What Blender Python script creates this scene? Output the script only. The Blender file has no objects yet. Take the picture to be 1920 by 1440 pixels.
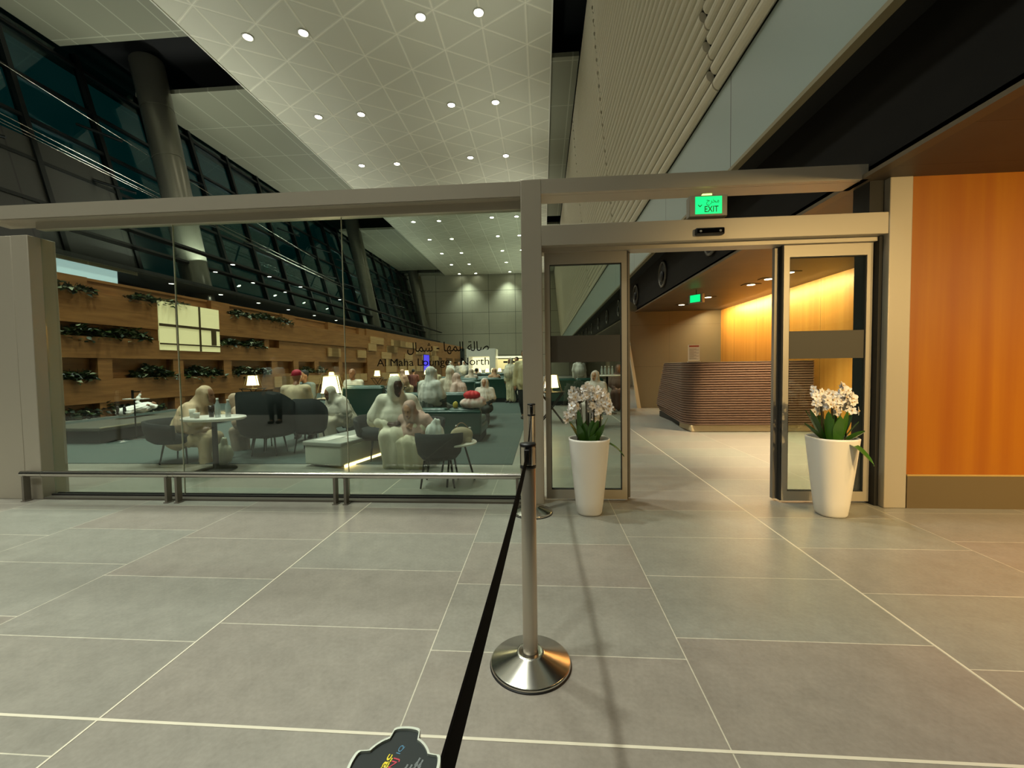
import bpy, bmesh, math, random
from mathutils import Vector, Matrix, Euler
random.seed(7)
C = bpy.context.scene.collection
S = bpy.context.scene
PI = math.pi
# ---------------------------------------------------------------- camera
cd = bpy.data.cameras.new('camera'); cam = bpy.data.objects.new('camera', cd); C.objects.link(cam)
Rv = Vector((0.99723328, 0.07292816, -0.01439658))
Uv = Vector((0.01134957, 0.04202446, 0.99905212))
Fv = Vector((-0.07346404, 0.99645142, -0.04108049))
m4 = Matrix.Identity(4)
for i in range(3):
    m4[i][0] = Rv[i]; m4[i][1] = Uv[i]; m4[i][2] = -Fv[i]
m4[2][3] = 1.31
cam.matrix_world = m4
cd.sensor_fit = 'HORIZONTAL'; cd.sensor_width = 36; cd.lens = 787.307 / 1920 * 36
cd.clip_start = 0.02; cd.clip_end = 400
S.camera = cam
# ---------------------------------------------------------------- world and exposure
S.view_settings.view_transform = 'Standard'; S.view_settings.look = 'None'
S.view_settings.gamma = 1; S.view_settings.use_curve_mapping = False
S.view_settings.exposure = 0.0
W = bpy.data.worlds.new('night_sky'); S.world = W; W.use_nodes = True
bgn = W.node_tree.nodes['Background']; bgn.inputs[0].default_value = (0.03, 0.36, 0.36, 1); bgn.inputs[1].default_value = 0.045
# ---------------------------------------------------------------- lights
ZC = 13.8
def lamp(kind, name, loc, power, color=(1, 1, 1), rot=(0, 0, 0), size=0.1, spot=None, blend=0.6, sy=None):
    l = bpy.data.lights.new(name, kind); l.energy = power; l.color = color
    if kind == 'AREA':
        l.size = size
        if sy: l.shape = 'RECTANGLE'; l.size_y = sy
    else: l.shadow_soft_size = size
    if spot: l.spot_size = math.radians(spot); l.spot_blend = blend
    o = bpy.data.objects.new(name, l); C.objects.link(o); o.location = loc; o.rotation_euler = rot
    return o
HALL = (0.95, 1.0, 0.88); WARM = (1.0, 0.66, 0.28); LOBBY = (1.0, 0.80, 0.50)
LX = (-10.9, -8.7, -4.15, -2.06)
ROWS = [15.2 + 5.05 * k for k in range(-9, 9)]
KH = 1.6
for j, y in enumerate(ROWS):
    if y < -22: continue
    for x in (-9.9, -4.5):
        lamp('SPOT', 'hall_spot', (x, y, ZC - 0.15), (1480 if x < -6 else 1900) * KH, HALL, size=0.3, spot=96, blend=1.0)
for y in (-6, 6, 18, 30, 44):
    lamp('AREA', 'ceiling_fill_area', (-14.6, y, 6.4), 430, HALL, rot=(0, math.radians(180 - 28), 0), size=0.5, sy=5.0)  # unseen fill lamps added to brighten the ceiling from below
for y in (14, 22, 30, 38, 46, 53): lamp('SPOT', 'ceiling_fill_spot', (-1.6, y, 7.5), 800 if y > 25 else 500, HALL, rot=(0, PI - 0.15, 0), size=0.2, spot=100, blend=1.0)  # upward spots added in mid-air to lift the ceiling towards the slats
# ---------------------------------------------------------------- helpers
def lin(h):
    h = h.lstrip('#'); h = h if len(h) == 6 else ''.join(c * 2 for c in h); v = [int(h[i:i + 2], 16) / 255 for i in (0, 2, 4)]
    return tuple((c / 12.92 if c < 0.04045 else ((c + 0.055) / 1.055) ** 2.4) for c in v) + (1,)
MATS = {}
def mat(name, col='#808080', rough=0.5, metal=0.0, emit=None, es=1.0, bump=None, var=None, alpha=None, spec=None, coat=None, aniso=None):
    if name in MATS: return MATS[name]
    m = bpy.data.materials.new(name); m.use_nodes = True; MATS[name] = m
    n = m.node_tree.nodes; L = m.node_tree.links; b = n['Principled BSDF']
    c = lin(col) if isinstance(col, str) else col
    b.inputs['Base Color'].default_value = c
    b.inputs['Roughness'].default_value = rough; b.inputs['Metallic'].default_value = metal
    if spec is not None: b.inputs['Specular IOR Level'].default_value = spec
    if coat: b.inputs['Coat Weight'].default_value = coat
    if emit is not None:
        b.inputs['Emission Color'].default_value = lin(emit) if isinstance(emit, str) else emit
        b.inputs['Emission Strength'].default_value = es
    if alpha is not None: b.inputs['Alpha'].default_value = alpha
    if bump or var:
        tc = n.new('ShaderNodeTexCoord')
    if bump:
        sc, st = bump[:2]
        mp = n.new('ShaderNodeMapping'); L.new(tc.outputs['Object'], mp.inputs[0])
        if len(bump) > 2: mp.inputs['Scale'].default_value = bump[2]
        ns = n.new('ShaderNodeTexNoise'); ns.inputs['Scale'].default_value = sc; ns.inputs['Detail'].default_value = 4
        L.new(mp.outputs[0], ns.inputs['Vector'])
        bp = n.new('ShaderNodeBump'); bp.inputs['Strength'].default_value = st; bp.inputs['Distance'].default_value = 0.01
        L.new(ns.outputs[0], bp.inputs['Height']); L.new(bp.outputs[0], b.inputs['Normal'])
    if var:
        c2, sc = var[:2]
        mp = n.new('ShaderNodeMapping'); L.new(tc.outputs['Object'], mp.inputs[0])
        if len(var) > 2: mp.inputs['Scale'].default_value = var[2]
        ns = n.new('ShaderNodeTexNoise'); ns.inputs['Scale'].default_value = sc; ns.inputs['Detail'].default_value = 5
        L.new(mp.outputs[0], ns.inputs['Vector'])
        cr = n.new('ShaderNodeValToRGB'); cr.color_ramp.elements[0].position = 0.32; cr.color_ramp.elements[1].position = 0.68
        cr.color_ramp.elements[0].color = c; cr.color_ramp.elements[1].color = lin(c2)
        L.new(ns.outputs[0], cr.inputs[0]); L.new(cr.outputs[0], b.inputs['Base Color'])
    return m
def mth(n, L, op, a, b=None, c=None):
    x = n.new('ShaderNodeMath'); x.operation = op
    for i, v in enumerate((a, b, c)):
        if v is None: continue
        if isinstance(v, (int, float)): x.inputs[i].default_value = v
        else: L.new(v, x.inputs[i])
    return x.outputs[0]
def glass(name, tint, refl=1.0, ior=1.5):
    m = bpy.data.materials.new(name); m.use_nodes = True; MATS[name] = m
    n = m.node_tree.nodes; L = m.node_tree.links
    n.remove(n['Principled BSDF'])
    t = n.new('ShaderNodeBsdfTransparent'); t.inputs[0].default_value = lin(tint)
    g = n.new('ShaderNodeBsdfGlossy'); g.inputs['Roughness'].default_value = 0.0
    f = n.new('ShaderNodeFresnel'); ge = n.new('ShaderNodeNewGeometry')
    L.new(mth(n, L, 'MULTIPLY_ADD', ge.outputs['Backfacing'], 1 / ior - ior, ior), f.inputs[0])
    mx = n.new('ShaderNodeMixShader'); L.new(f.outputs[0], mx.inputs[0]); L.new(t.outputs[0], mx.inputs[1]); L.new(g.outputs[0], mx.inputs[2])
    L.new(mx.outputs[0], n['Material Output'].inputs[0])
    return m
class MB:
    def __init__(s): s.v = []; s.f = []; s.mi = []; s.sm = []
    def add(s, vs, fs, mi=0, smooth=False):
        o = len(s.v); s.v += [tuple(v) for v in vs]
        for f in fs: s.f.append(tuple(i + o for i in f)); s.mi.append(mi); s.sm.append(smooth)
        return s
    def box(s, x0, x1, y0, y1, z0, z1, mi=0, M=None):
        vs = [Vector((x, y, z)) for z in (z0, z1) for y in (y0, y1) for x in (x0, x1)]
        if M: vs = [M @ v for v in vs]
        return s.add(vs, [(0, 2, 3, 1), (4, 5, 7, 6), (0, 1, 5, 4), (2, 6, 7, 3), (0, 4, 6, 2), (1, 3, 7, 5)], mi)
    def rbox(s, x0, x1, y0, y1, z0, z1, r=0.03, seg=3, mi=0, M=None):
        bm = bmesh.new(); bmesh.ops.create_cube(bm, size=1)
        for v in bm.verts: v.co = Vector(((x0 + x1) / 2 + v.co.x * (x1 - x0), (y0 + y1) / 2 + v.co.y * (y1 - y0), (z0 + z1) / 2 + v.co.z * (z1 - z0)))
        bmesh.ops.bevel(bm, geom=bm.edges[:], offset=r, segments=seg, affect='EDGES', profile=0.5)
        bm.verts.index_update()
        vs = [(M @ v.co if M else v.co.copy()) for v in bm.verts]; bm.normal_update()
        big = [max(abs(c) for c in f.normal) > 0.9999 for f in bm.faces]; fs = [tuple(v.index for v in f.verts) for f in bm.faces]
        o = len(s.v); s.v += [tuple(v) for v in vs]
        for f, b in zip(fs, big): s.f.append(tuple(i + o for i in f)); s.mi.append(mi); s.sm.append(not b)
        bm.free(); return s
    def tube(s, p0, p1, r0, r1=None, n=12, mi=0, cap=True):
        r1 = r0 if r1 is None else r1; p0 = Vector(p0); p1 = Vector(p1); d = (p1 - p0).normalized()
        a = d.orthogonal().normalized(); b = d.cross(a)
        vs = [p + (a * math.cos(2 * PI * i / n) + b * math.sin(2 * PI * i / n)) * r for p, r in ((p0, r0), (p1, r1)) for i in range(n)]
        s.add(vs, [(i, (i + 1) % n, n + (i + 1) % n, n + i) for i in range(n)], mi, True)
        if cap: s.add(vs, [tuple(range(n))[::-1], tuple(range(n, 2 * n))], mi)
        return s
    def path(s, pts, r, n=8, mi=0):
        for a, b in zip(pts[:-1], pts[1:]): s.tube(a, b, r, n=n, mi=mi)
        return s
    def lathe(s, prof, n=24, c=(0, 0, 0), mi=0, sx=1, sy=1, pw=2.0):
        vs = []
        for r, z in prof:
            for i in range(n):
                a = 2 * PI * i / n; ca, sa = math.cos(a), math.sin(a)
                k = (abs(ca) ** pw + abs(sa) ** pw) ** (-1 / pw)
                vs.append((c[0] + r * k * ca * sx, c[1] + r * k * sa * sy, c[2] + z))
        fs = [(j * n + i, j * n + (i + 1) % n, (j + 1) * n + (i + 1) % n, (j + 1) * n + i) for j in range(len(prof) - 1) for i in range(n)]
        return s.add(vs, fs, mi, True)
    def ell(s, c, r, n=12, m=8, mi=0, M=None):
        c = Vector(c); vs = []; fs = []
        for j in range(m + 1):
            t = PI * j / m
            for i in range(n):
                a = 2 * PI * i / n; p = Vector((r[0] * math.sin(t) * math.cos(a), r[1] * math.sin(t) * math.sin(a), r[2] * math.cos(t)))
                if M: p = M @ p
                vs.append(c + p)
        for j in range(m):
            for i in range(n): fs.append((j * n + i, (j + 1) * n + i, (j + 1) * n + (i + 1) % n, j * n + (i + 1) % n))
        return s.add(vs, fs, mi, True)
    def mesh(s, name, mats):
        me = bpy.data.meshes.new(name); me.from_pydata(s.v, [], s.f)
        for m in (mats if isinstance(mats, (list, tuple)) else [mats]): me.materials.append(m)
        me.polygons.foreach_set('material_index', s.mi); me.polygons.foreach_set('use_smooth', s.sm)
        me.update(); return me
    def build(s, name, mats, parent=None, loc=None, rot=None):
        o = bpy.data.objects.new(name, s.mesh(name, mats)); C.objects.link(o)
        if parent: o.parent = parent
        if loc: o.location = loc
        if rot: o.rotation_euler = rot
        return o
def tag(o, label=None, cat=None, group=None, kind=None):
    if label: o['label'] = label
    if cat: o['category'] = cat
    if group: o['group'] = group
    if kind: o['kind'] = kind
    return o
def thing(name, label, cat, loc=(0, 0, 0), rz=0, group=None, kind=None):
    o = bpy.data.objects.new(name, None); C.objects.link(o); o.location = loc; o.rotation_euler = (0, 0, rz)
    o.empty_display_size = 0.1
    return tag(o, label, cat, group, kind)
def dup(root, loc, rz=0, label=None, group=None, scale=None):
    def cp(o, par):
        c = o.copy(); C.objects.link(c)
        if par: c.parent = par
        for ch in o.children: cp(ch, c)
        return c
    r = cp(root, None); r.location = loc; r.rotation_euler = (0, 0, rz)
    if label: r['label'] = label
    if group: r['group'] = group
    if scale: r.scale = scale
    return r
def struct(name, mb, mats, label=None):
    return tag(mb.build(name, mats), label, None, None, 'structure')
ORD = ['first', 'second', 'third', 'fourth', 'fifth', 'sixth', 'seventh', 'eighth', 'ninth', 'tenth', 'eleventh', 'twelfth', 'thirteenth']

# ---------------------------------------------------------------- shared materials
M_steel = mat('champagne_steel', '#aea594', 0.42, 0.30)
M_steeld = mat('dark_steel_frame', '#7d766c', 0.4, 0.5)
M_brush = mat('brushed_stainless', '#c8c4bc', 0.24, 1.0)
M_black = mat('black_plastic', '#0d0b0b', 0.45)
M_seal = mat('black_seal', '#16140f', 0.7)
M_white = mat('white_lacquer', '#e6e1d8', 0.32)
M_glass = glass('clear_glass', '#eaf2ec', ior=1.7)
M_nglass = glass('night_glass', '#b8e0dc')
M_pit = mat('black_void', '#060606', 0.9)
M_green = mat('green_leather', '#0d3a30', 0.35, bump=(14, 0.25))
M_greend = mat('dark_green_fabric', '#0c1411', 0.8, spec=0.2)
M_dgrey = mat('dark_grey_fabric', '#1a1e1d', 0.8, spec=0.2)
M_gold = mat('dark_bronze', '#2b2621', 0.4, 0.6)

def nd(m): return m.node_tree.nodes, m.node_tree.links
# floor material: large porcelain tiles 1.157 x 0.6, quarter offset
M_floor = mat('porcelain_floor', '#8f8a7e', 0.34)
n, L = nd(M_floor); b = n['Principled BSDF']
tc = n.new('ShaderNodeTexCoord'); sp = n.new('ShaderNodeSeparateXYZ'); L.new(tc.outputs['Object'], sp.inputs[0])
cb = n.new('ShaderNodeCombineXYZ')
L.new(mth(n, L, 'ADD', sp.outputs[1], -0.214 + 60.0), cb.inputs[0]); L.new(mth(n, L, 'ADD', sp.outputs[0], 0.534 + 1.157 * 60), cb.inputs[1])
br = n.new('ShaderNodeTexBrick'); L.new(cb.outputs[0], br.inputs['Vector'])
br.offset = 0.25; br.offset_frequency = 2; br.squash = 1
br.inputs['Scale'].default_value = 1; br.inputs['Brick Width'].default_value = 0.6; br.inputs['Row Height'].default_value = 1.157
br.inputs['Mortar Size'].default_value = 0.0026; br.inputs['Mortar Smooth'].default_value = 0.1; br.inputs['Bias'].default_value = 0.0
br.inputs['Color1'].default_value = lin('#84847a'); br.inputs['Color2'].default_value = lin('#867f75'); br.inputs['Mortar'].default_value = lin('#bdb8a6')
ns = n.new('ShaderNodeTexNoise'); ns.inputs['Scale'].default_value = 7; ns.inputs['Detail'].default_value = 10; ns.inputs['Roughness'].default_value = 0.78
L.new(tc.outputs['Object'], ns.inputs['Vector'])
n2 = n.new('ShaderNodeTexNoise'); n2.inputs['Scale'].default_value = 55; n2.inputs['Detail'].default_value = 3; L.new(tc.outputs['Object'], n2.inputs['Vector'])
sm = mth(n, L, 'ADD', mth(n, L, 'MULTIPLY', ns.outputs[0], 0.7), mth(n, L, 'MULTIPLY', n2.outputs[0], 0.3))
mr = n.new('ShaderNodeMapRange'); L.new(sm, mr.inputs[0]); mr.inputs[1].default_value = 0.3; mr.inputs[2].default_value = 0.7; mr.inputs[3].default_value = 0.78; mr.inputs[4].default_value = 1.22
mx = n.new('ShaderNodeMix'); mx.data_type = 'RGBA'; mx.blend_type = 'MULTIPLY'; mx.inputs[0].default_value = 1
L.new(br.outputs[0], mx.inputs[6]); L.new(mr.outputs[0], mx.inputs[7]); L.new(mx.outputs[2], b.inputs['Base Color'])
r2 = n.new('ShaderNodeMapRange'); L.new(ns.outputs[0], r2.inputs[0]); r2.inputs[3].default_value = 0.26; r2.inputs[4].default_value = 0.42; L.new(r2.outputs[0], b.inputs['Roughness'])
# wood wall material
def wood(name, c1, c2, scale=(1, 1, 12), rough=0.45, panel=None):
    m = mat(name, c1, rough); n, L = nd(m); b = n['Principled BSDF']
    tc = n.new('ShaderNodeTexCoord'); mp = n.new('ShaderNodeMapping'); mp.inputs['Scale'].default_value = scale; L.new(tc.outputs['Object'], mp.inputs[0])
    ns = n.new('ShaderNodeTexNoise'); ns.inputs['Scale'].default_value = 2.2; ns.inputs['Detail'].default_value = 7; ns.inputs['Distortion'].default_value = 0.4
    L.new(mp.outputs[0], ns.inputs['Vector'])
    cr = n.new('ShaderNodeValToRGB'); cr.color_ramp.elements[0].position = 0.3; cr.color_ramp.elements[1].position = 0.7
    cr.color_ramp.elements[0].color = lin(c1); cr.color_ramp.elements[1].color = lin(c2); L.new(ns.outputs[0], cr.inputs[0])
    out = cr.outputs[0]
    if panel:
        ax, w = panel
        sp = n.new('ShaderNodeSeparateXYZ'); L.new(tc.outputs['Object'], sp.inputs[0])
        f = mth(n, L, 'FRACT', mth(n, L, 'DIVIDE', sp.outputs[ax], w))
        g = mth(n, L, 'GREATER_THAN', f, 0.006)
        fl = mth(n, L, 'FLOOR', mth(n, L, 'DIVIDE', sp.outputs[ax], w))
        wn = n.new('ShaderNodeTexWhiteNoise'); wn.noise_dimensions = '1D'; L.new(fl, wn.inputs['W'])
        k = mth(n, L, 'MULTIPLY', g, mth(n, L, 'MULTIPLY_ADD', wn.outputs[0], 0.16, 0.86))
        mx = n.new('ShaderNodeMix'); mx.data_type = 'RGBA'; mx.blend_type = 'MULTIPLY'; mx.inputs[0].default_value = 1
        L.new(out, mx.inputs[6]); L.new(k, mx.inputs[7]); out = mx.outputs[2]
    L.new(out, b.inputs['Base Color']); return m
M_oak = wood('oak_panel', '#80532a', '#9c6c3c', (0.5, 0.5, 5))
M_oakl = wood('pale_oak_panel', '#a88050', '#bb9766', (0.5, 0.5, 5))
M_teak = wood('orange_wood_panel', '#8c4c02', '#9e6206', (3, 3, 0.12), 0.4)
M_teaky = wood('orange_wood_panel_lobby', '#b67c30', '#c99244', (4, 4, 0.12), 0.4, panel=(1, 1.21))
M_soffw = wood('brown_metal_soffit', '#4a4034', '#54493c', (1, 1, 1), 0.5, panel=(1, 0.62))
# ceiling triangles
def tri_mat():
    m = mat('white_triangulated_panel', '#c9c6b4', 0.55); n, L = nd(m); b = n['Principled BSDF']
    tc = n.new('ShaderNodeTexCoord'); sp = n.new('ShaderNodeSeparateXYZ'); L.new(tc.outputs['Object'], sp.inputs[0])
    h = 1.62; lo = None
    for ang, off in ((0, 0.28), (60, 0.14), (-60, 0.14)):
        a = math.radians(ang)
        d = mth(n, L, 'ADD', mth(n, L, 'MULTIPLY', sp.outputs[0], math.cos(a)), mth(n, L, 'MULTIPLY', sp.outputs[1], math.sin(a)))
        f = mth(n, L, 'FRACT', mth(n, L, 'ADD', mth(n, L, 'DIVIDE', d, h), 40 + off))
        e = mth(n, L, 'MINIMUM', f, mth(n, L, 'SUBTRACT', 1.0, f))
        lo = e if lo is None else mth(n, L, 'MINIMUM', lo, e)
    mr = n.new('ShaderNodeMapRange'); L.new(lo, mr.inputs[0]); mr.inputs[1].default_value = 0.0; mr.inputs[2].default_value = 0.045; mr.inputs[3].default_value = 1; mr.inputs[4].default_value = 0
    cr = n.new('ShaderNodeValToRGB'); cr.color_ramp.elements[0].color = lin('#c2bfac'); cr.color_ramp.elements[1].color = lin('#f0ecda')
    e = cr.color_ramp.elements.new(0.85); e.color = lin('#d8d4c0')
    L.new(mr.outputs[0], cr.inputs[0])
    vo = n.new('ShaderNodeTexVoronoi'); vo.inputs['Scale'].default_value = 0.5; L.new(tc.outputs['Object'], vo.inputs['Vector'])
    L.new(cr.outputs[0], b.inputs['Base Color'])
    bp = n.new('ShaderNodeBump'); bp.inputs['Strength'].default_value = 0.5; bp.inputs['Distance'].default_value = 0.05; L.new(mr.outputs[0], bp.inputs['Height']); L.new(bp.outputs[0], b.inputs['Normal'])
    return m
M_tri = tri_mat()
def grid_mat(name, base, line, axes, sizes, w=0.01, rough=0.5, var=None):
    m = mat(name, base, rough); n, L = nd(m); b = n['Principled BSDF']
    tc = n.new('ShaderNodeTexCoord'); sp = n.new('ShaderNodeSeparateXYZ'); L.new(tc.outputs['Object'], sp.inputs[0])
    g = None
    for ax, sz in zip(axes, sizes):
        f = mth(n, L, 'FRACT', mth(n, L, 'ADD', mth(n, L, 'DIVIDE', sp.outputs[ax], sz), 50.0))
        k = mth(n, L, 'LESS_THAN', f, w / sz); g = k if g is None else mth(n, L, 'MAXIMUM', g, k)
    mx = n.new('ShaderNodeMix'); mx.data_type = 'RGBA'; L.new(g, mx.inputs[0]); mx.inputs[6].default_value = lin(base); mx.inputs[7].default_value = lin(line)
    if var:
        ns = n.new('ShaderNodeTexNoise'); ns.inputs['Scale'].default_value = var[1]; ns.inputs['Detail'].default_value = 6; L.new(tc.outputs['Object'], ns.inputs['Vector'])
        m2 = n.new('ShaderNodeMix'); m2.data_type = 'RGBA'; L.new(ns.outputs[0], m2.inputs[0]); m2.inputs[6].default_value = lin(base); m2.inputs[7].default_value = lin(var[0]); L.new(m2.outputs[2], mx.inputs[6])
    L.new(mx.outputs[2], b.inputs['Base Color']); return m
M_soff = grid_mat('aisle_soffit_panel', '#7a7a68', '#989884', (0, 1), (1.35, 3.0), 0.05)
M_stone = grid_mat('grey_stone_cladding', '#8d8978', '#3b3a33', (0, 2), (3.6, 2.9), 0.05, 0.4, ('#a09c8a', 0.5))
M_stoneo = grid_mat('olive_stone_cladding', '#5c5543', '#484234', (0, 2), (1.9, 1.25), 0.008, 0.5, ('#6a624c', 0.8))

# ---------------------------------------------------------------- structure: floor
struct('floor', MB().box(-30, 12, -36, 58, -0.3, 0), M_floor)
M_inlay = mat('pale_inlay_strip', '#cfc8b4', 0.4)
struct('floor_carpet', MB().box(-12.7, -0.42, 5.55, 44, 0.0, 0.008), mat('teal_grey_carpet', '#3d4944', 0.95))
struct('floor_dark_unseen', MB().box(-30, 12, -36, -3.6, 0.0, 0.006), mat('dark_unseen_floor', '#20241f', 0.95))  # dark sheet added behind the camera to cut haze mirrored in the glass
struct('trim_1', MB().box(-22, 12, 1.408, 1.420, 0, 0.0015), M_inlay, 'pale inlay strip running across the grey tile floor')
struct('trim_2', MB().box(-1.695, -1.687, -20, 30, 0, 0.0014), M_inlay)
struct('trim_3', MB().box(1.781, 1.789, -20, 12.9, 0, 0.0014), M_inlay)
# ceilings
WE = -12.95; RE = 0.44
struct('ceiling', MB().box(WE, RE, -35, 56.7, ZC, ZC + 0.25), M_tri)
struct('trim_4', MB().box(WE - 0.06, WE, -35, 56.7, ZC - 0.04, ZC + 0.3), mat('pale_edge', '#d0cdc0', 0.4))
struct('trim_5', MB().box(RE, RE + 0.06, -35, 56.7, ZC - 0.04, ZC + 0.3), MATS['pale_edge'])
sf = MB()
for a, b_ in ((-35, -22), (-19.4, -3.2), (-0.6, 15.3), (18.3, 34.3), (37.4, 53.2), (55.6, 56.7)):
    sf.box(-18.3, WE - 0.06, a, b_, ZC + 0.02, ZC + 0.2)
for a, b_ in ((17.8, 36), (38, 56.7)):
    sf.box(RE + 0.06, 1.62, a, b_, ZC + 0.12, ZC + 0.3)
struct('ceiling_aisle', sf, M_soff)
pl = MB().box(-22, 4, -36, 57, ZC + 1.6, ZC + 1.8)
struct('ceiling_plenum', pl, M_pit)
# walls at the ends
struct('wall_back', MB().box(-20, 6, 56.7, 57.2, 0, ZC + 1.6), M_stone)
struct('wall_behind', MB().box(-22, 12, -36, -35, 0, ZC + 1.6), M_stone)

# ---------------------------------------------------------------- right side: slats, fascia, nozzle wall, soffit
M_slat = mat('cream_slat', '#d2cab4', 0.45)
def slat_curve(t):  # bottom to top
    z = 5.15 + (ZC + 0.1 - 5.15) * t
    x = 2.52 - 0.82 * (t ** 0.8)
    return x, z
sl = MB(); NS = 42
for k in range(NS):
    t0, t1 = k / NS, (k + 1) / NS
    x0, z0 = slat_curve(t0); x1, z1 = slat_curve(t1)
    for (ya, yb) in ((-34.9, -9.2), (-9.17, -1.2), (-1.17, 6.3 - k * 0.0), (6.33, 14.2), (14.23, 22.1), (22.13, 56.6)):
        if (k % 2) and ya > 0: ya += 0.12; 
        n_ = 12; vs = []
        for y in (ya, yb):
            for i in range(n_):
                a = 2 * PI * i / n_
                px = (x0 + x1) / 2 + (x1 - x0) / 2 * -math.cos(a) - 0.055 * math.sin(a)
                pz = (z0 + z1) / 2 + (z1 - z0) * 0.37 * -math.cos(a)
                vs.append((px, y, pz))
        sl.add(vs, [(i, (i + 1) % n_, n_ + (i + 1) % n_, n_ + i) for i in range(n_)] + [tuple(range(n_))[::-1], tuple(range(n_, 2 * n_))], 0, False)
struct('wall_right_upper', sl, M_slat, 'cream horizontal slatted wall curving up to the ceiling')
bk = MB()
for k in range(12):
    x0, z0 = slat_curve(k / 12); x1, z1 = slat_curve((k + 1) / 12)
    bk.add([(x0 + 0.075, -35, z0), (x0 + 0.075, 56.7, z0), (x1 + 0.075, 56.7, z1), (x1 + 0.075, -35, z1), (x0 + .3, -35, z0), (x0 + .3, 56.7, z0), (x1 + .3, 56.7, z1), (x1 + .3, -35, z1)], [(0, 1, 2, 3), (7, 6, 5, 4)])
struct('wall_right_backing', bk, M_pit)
M_fasc = grid_mat('pale_fascia_panel', '#8f9d98', '#3a3d38', (1,), (2.98,), 0.02, 0.35)
struct('wall_right_fascia', MB().box(2.55, 2.62, -35, 56.7, 3.92, 5.16).box(2.55, 2.85, -35, 56.7, 3.89, 3.92, 1).box(2.53, 2.62, -35, 56.7, 3.885, 3.93, 2), [M_fasc, M_pit, mat('olive_edge', '#837a5e', 0.5)])  # underside coloured black to stand for the overhang's shade
M_noz = mat('brown_bulkhead', '#0d0a07', 0.7, spec=0.15)  # bulkhead base darkened nearly to black for shade under the overhang
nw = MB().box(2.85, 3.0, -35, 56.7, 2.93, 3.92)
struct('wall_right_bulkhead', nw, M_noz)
struct('trim_6', MB().box(2.80, 2.90, -35, 56.7, 2.90, 2.935), mat('brown_lip', '#5b4d38', 0.5))
struct('ceiling_lobby', MB().box(2.85, 12, -35, 12.98, 2.905, 3.0), M_soffw)
struct('ceiling_lobby_far', MB().box(2.85, 6, 13.3, 56.7, 2.905, 3.0), M_soffw)
struct('wall_lobby_back', MB().box(2.93, 5.4, 12.98, 13.3, 0, 3.0), M_stoneo)
struct('wall_lobby_right', MB().box(5.3, 5.5, 7.6, 12.98, 0, 2.905), M_teaky)
struct('wall_lobby_recess', MB().box(5.3, 9, 7.5, 7.6, 0, 2.905).box(9, 9.2, 4.2, 7.6, 0, 2.905), M_stoneo)
struct('wall_lobby_far', MB().box(5.8, 6.0, 13.3, 56.7, 0, 3.9), M_stoneo)
# right wood wall next to the doors (camera side)
struct('wall_right', MB().box(3.215, 12, 3.95, 4.25, 0.30, 2.905), M_teak)
struct('baseboard_right', MB().box(3.215, 12, 3.935, 4.25, 0.0, 0.29).box(3.215, 12, 3.935, 4.25, 0.29, 0.302, 1), [grid_mat('brown_stone_base', '#5f5138', '#c9b98c', (0,), (1.45,), 0.01, 0.45), mat('pale_strip', '#a98c50', 0.4)])
# nozzles along the bulkhead
noz = None
M_nzr = mat('nozzle_ring', '#4a443a', 0.35, 0.3); M_nzi = mat('nozzle_dark', '#090909', 0.5)
ys = [7.35, 10.2, 13.05, 15.9, 18.75, 21.6, 24.45, 27.3, 30.15, 33, 35.85, 38.7, 41.55]
for k, y in enumerate(ys):
    lab = 'round black air nozzle in the brown bulkhead, ' + ORD[k] + ' in from the doors'
    if noz is None:
        noz = thing('air_nozzle', lab, 'air nozzle', (2.85, y, 3.43), 0, 'air nozzles along the bulkhead')
        RM = lambda mb: mb
        r_ = MB().lathe([(0.30, 0.0), (0.31, 0.03), (0.27, 0.05), (0.255, 0.03), (0.25, -0.0)], 28)
        r_.build('ring', M_nzr, noz, rot=(0, -PI / 2, 0))
        i_ = MB().lathe([(0.25, 0.004), (0.18, 0.012), (0.0, 0.012)], 24)
        i_.build('throat', M_nzi, noz, rot=(0, -PI / 2, 0))
        b_ = MB().ell((-0.045, 0, -0.05), (0.03, 0.13, 0.13)); b_.build('nozzle_ball', M_nzi, noz)
    else: dup(noz, (2.85, y, 3.43), 0, lab)

# ---------------------------------------------------------------- partition: posts, beams, glass, doors
GY = 4.07
def post(name, x0, x1, y0, y1, z1, label=None): struct(name, MB().rbox(x0, x1, y0, y1, 0, z1, 0.006, 2), M_steel, label)
post('trim_7', -0.189, 0.003, 3.95, 4.20, 3.035, 'central steel post of the glass partition')
post('trim_8', 3.022, 3.209, 3.935, 4.20, 2.905, 'steel post between sliding doors and orange wood wall')
post('trim_9', -5.39, -5.205, 3.95, 4.20, 2.72)
post('trim_10', -5.72, -5.398, 3.955, 4.20, 2.72)
bm_ = MB(); bm_.box(-5.72, -0.189, 3.95, 4.0, 2.885, 3.02).box(-5.72, -0.189, 4.004, 4.20, 2.885, 3.02)
bm_.box(-5.72, -0.189, 3.955, 4.2, 2.875, 2.885, 1)
struct('trim_11', bm_, [M_steel, M_steel], 'long steel beam above the glass wall left of the post')
bm_ = MB(); bm_.box(-5.205, -0.189, 4.03, 4.11, 2.80, 2.876)
struct('trim_12', bm_, M_steel)
bm_ = MB(); bm_.box(0.003, 2.86, 3.95, 4.0, 2.90, 3.03).box(0.003, 2.86, 4.004, 4.20, 2.90, 3.03)
struct('trim_13', bm_, M_steel, 'upper steel beam above the door header')
bm_ = MB(); bm_.rbox(0.003, 3.022, 3.945, 4.14, 2.425, 2.612, 0.004, 2); bm_.box(0.003, 3.022, 4.02, 4.17, 2.385, 2.425)
struct('trim_14', bm_, M_steel, 'door header beam carrying the exit sign')
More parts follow.
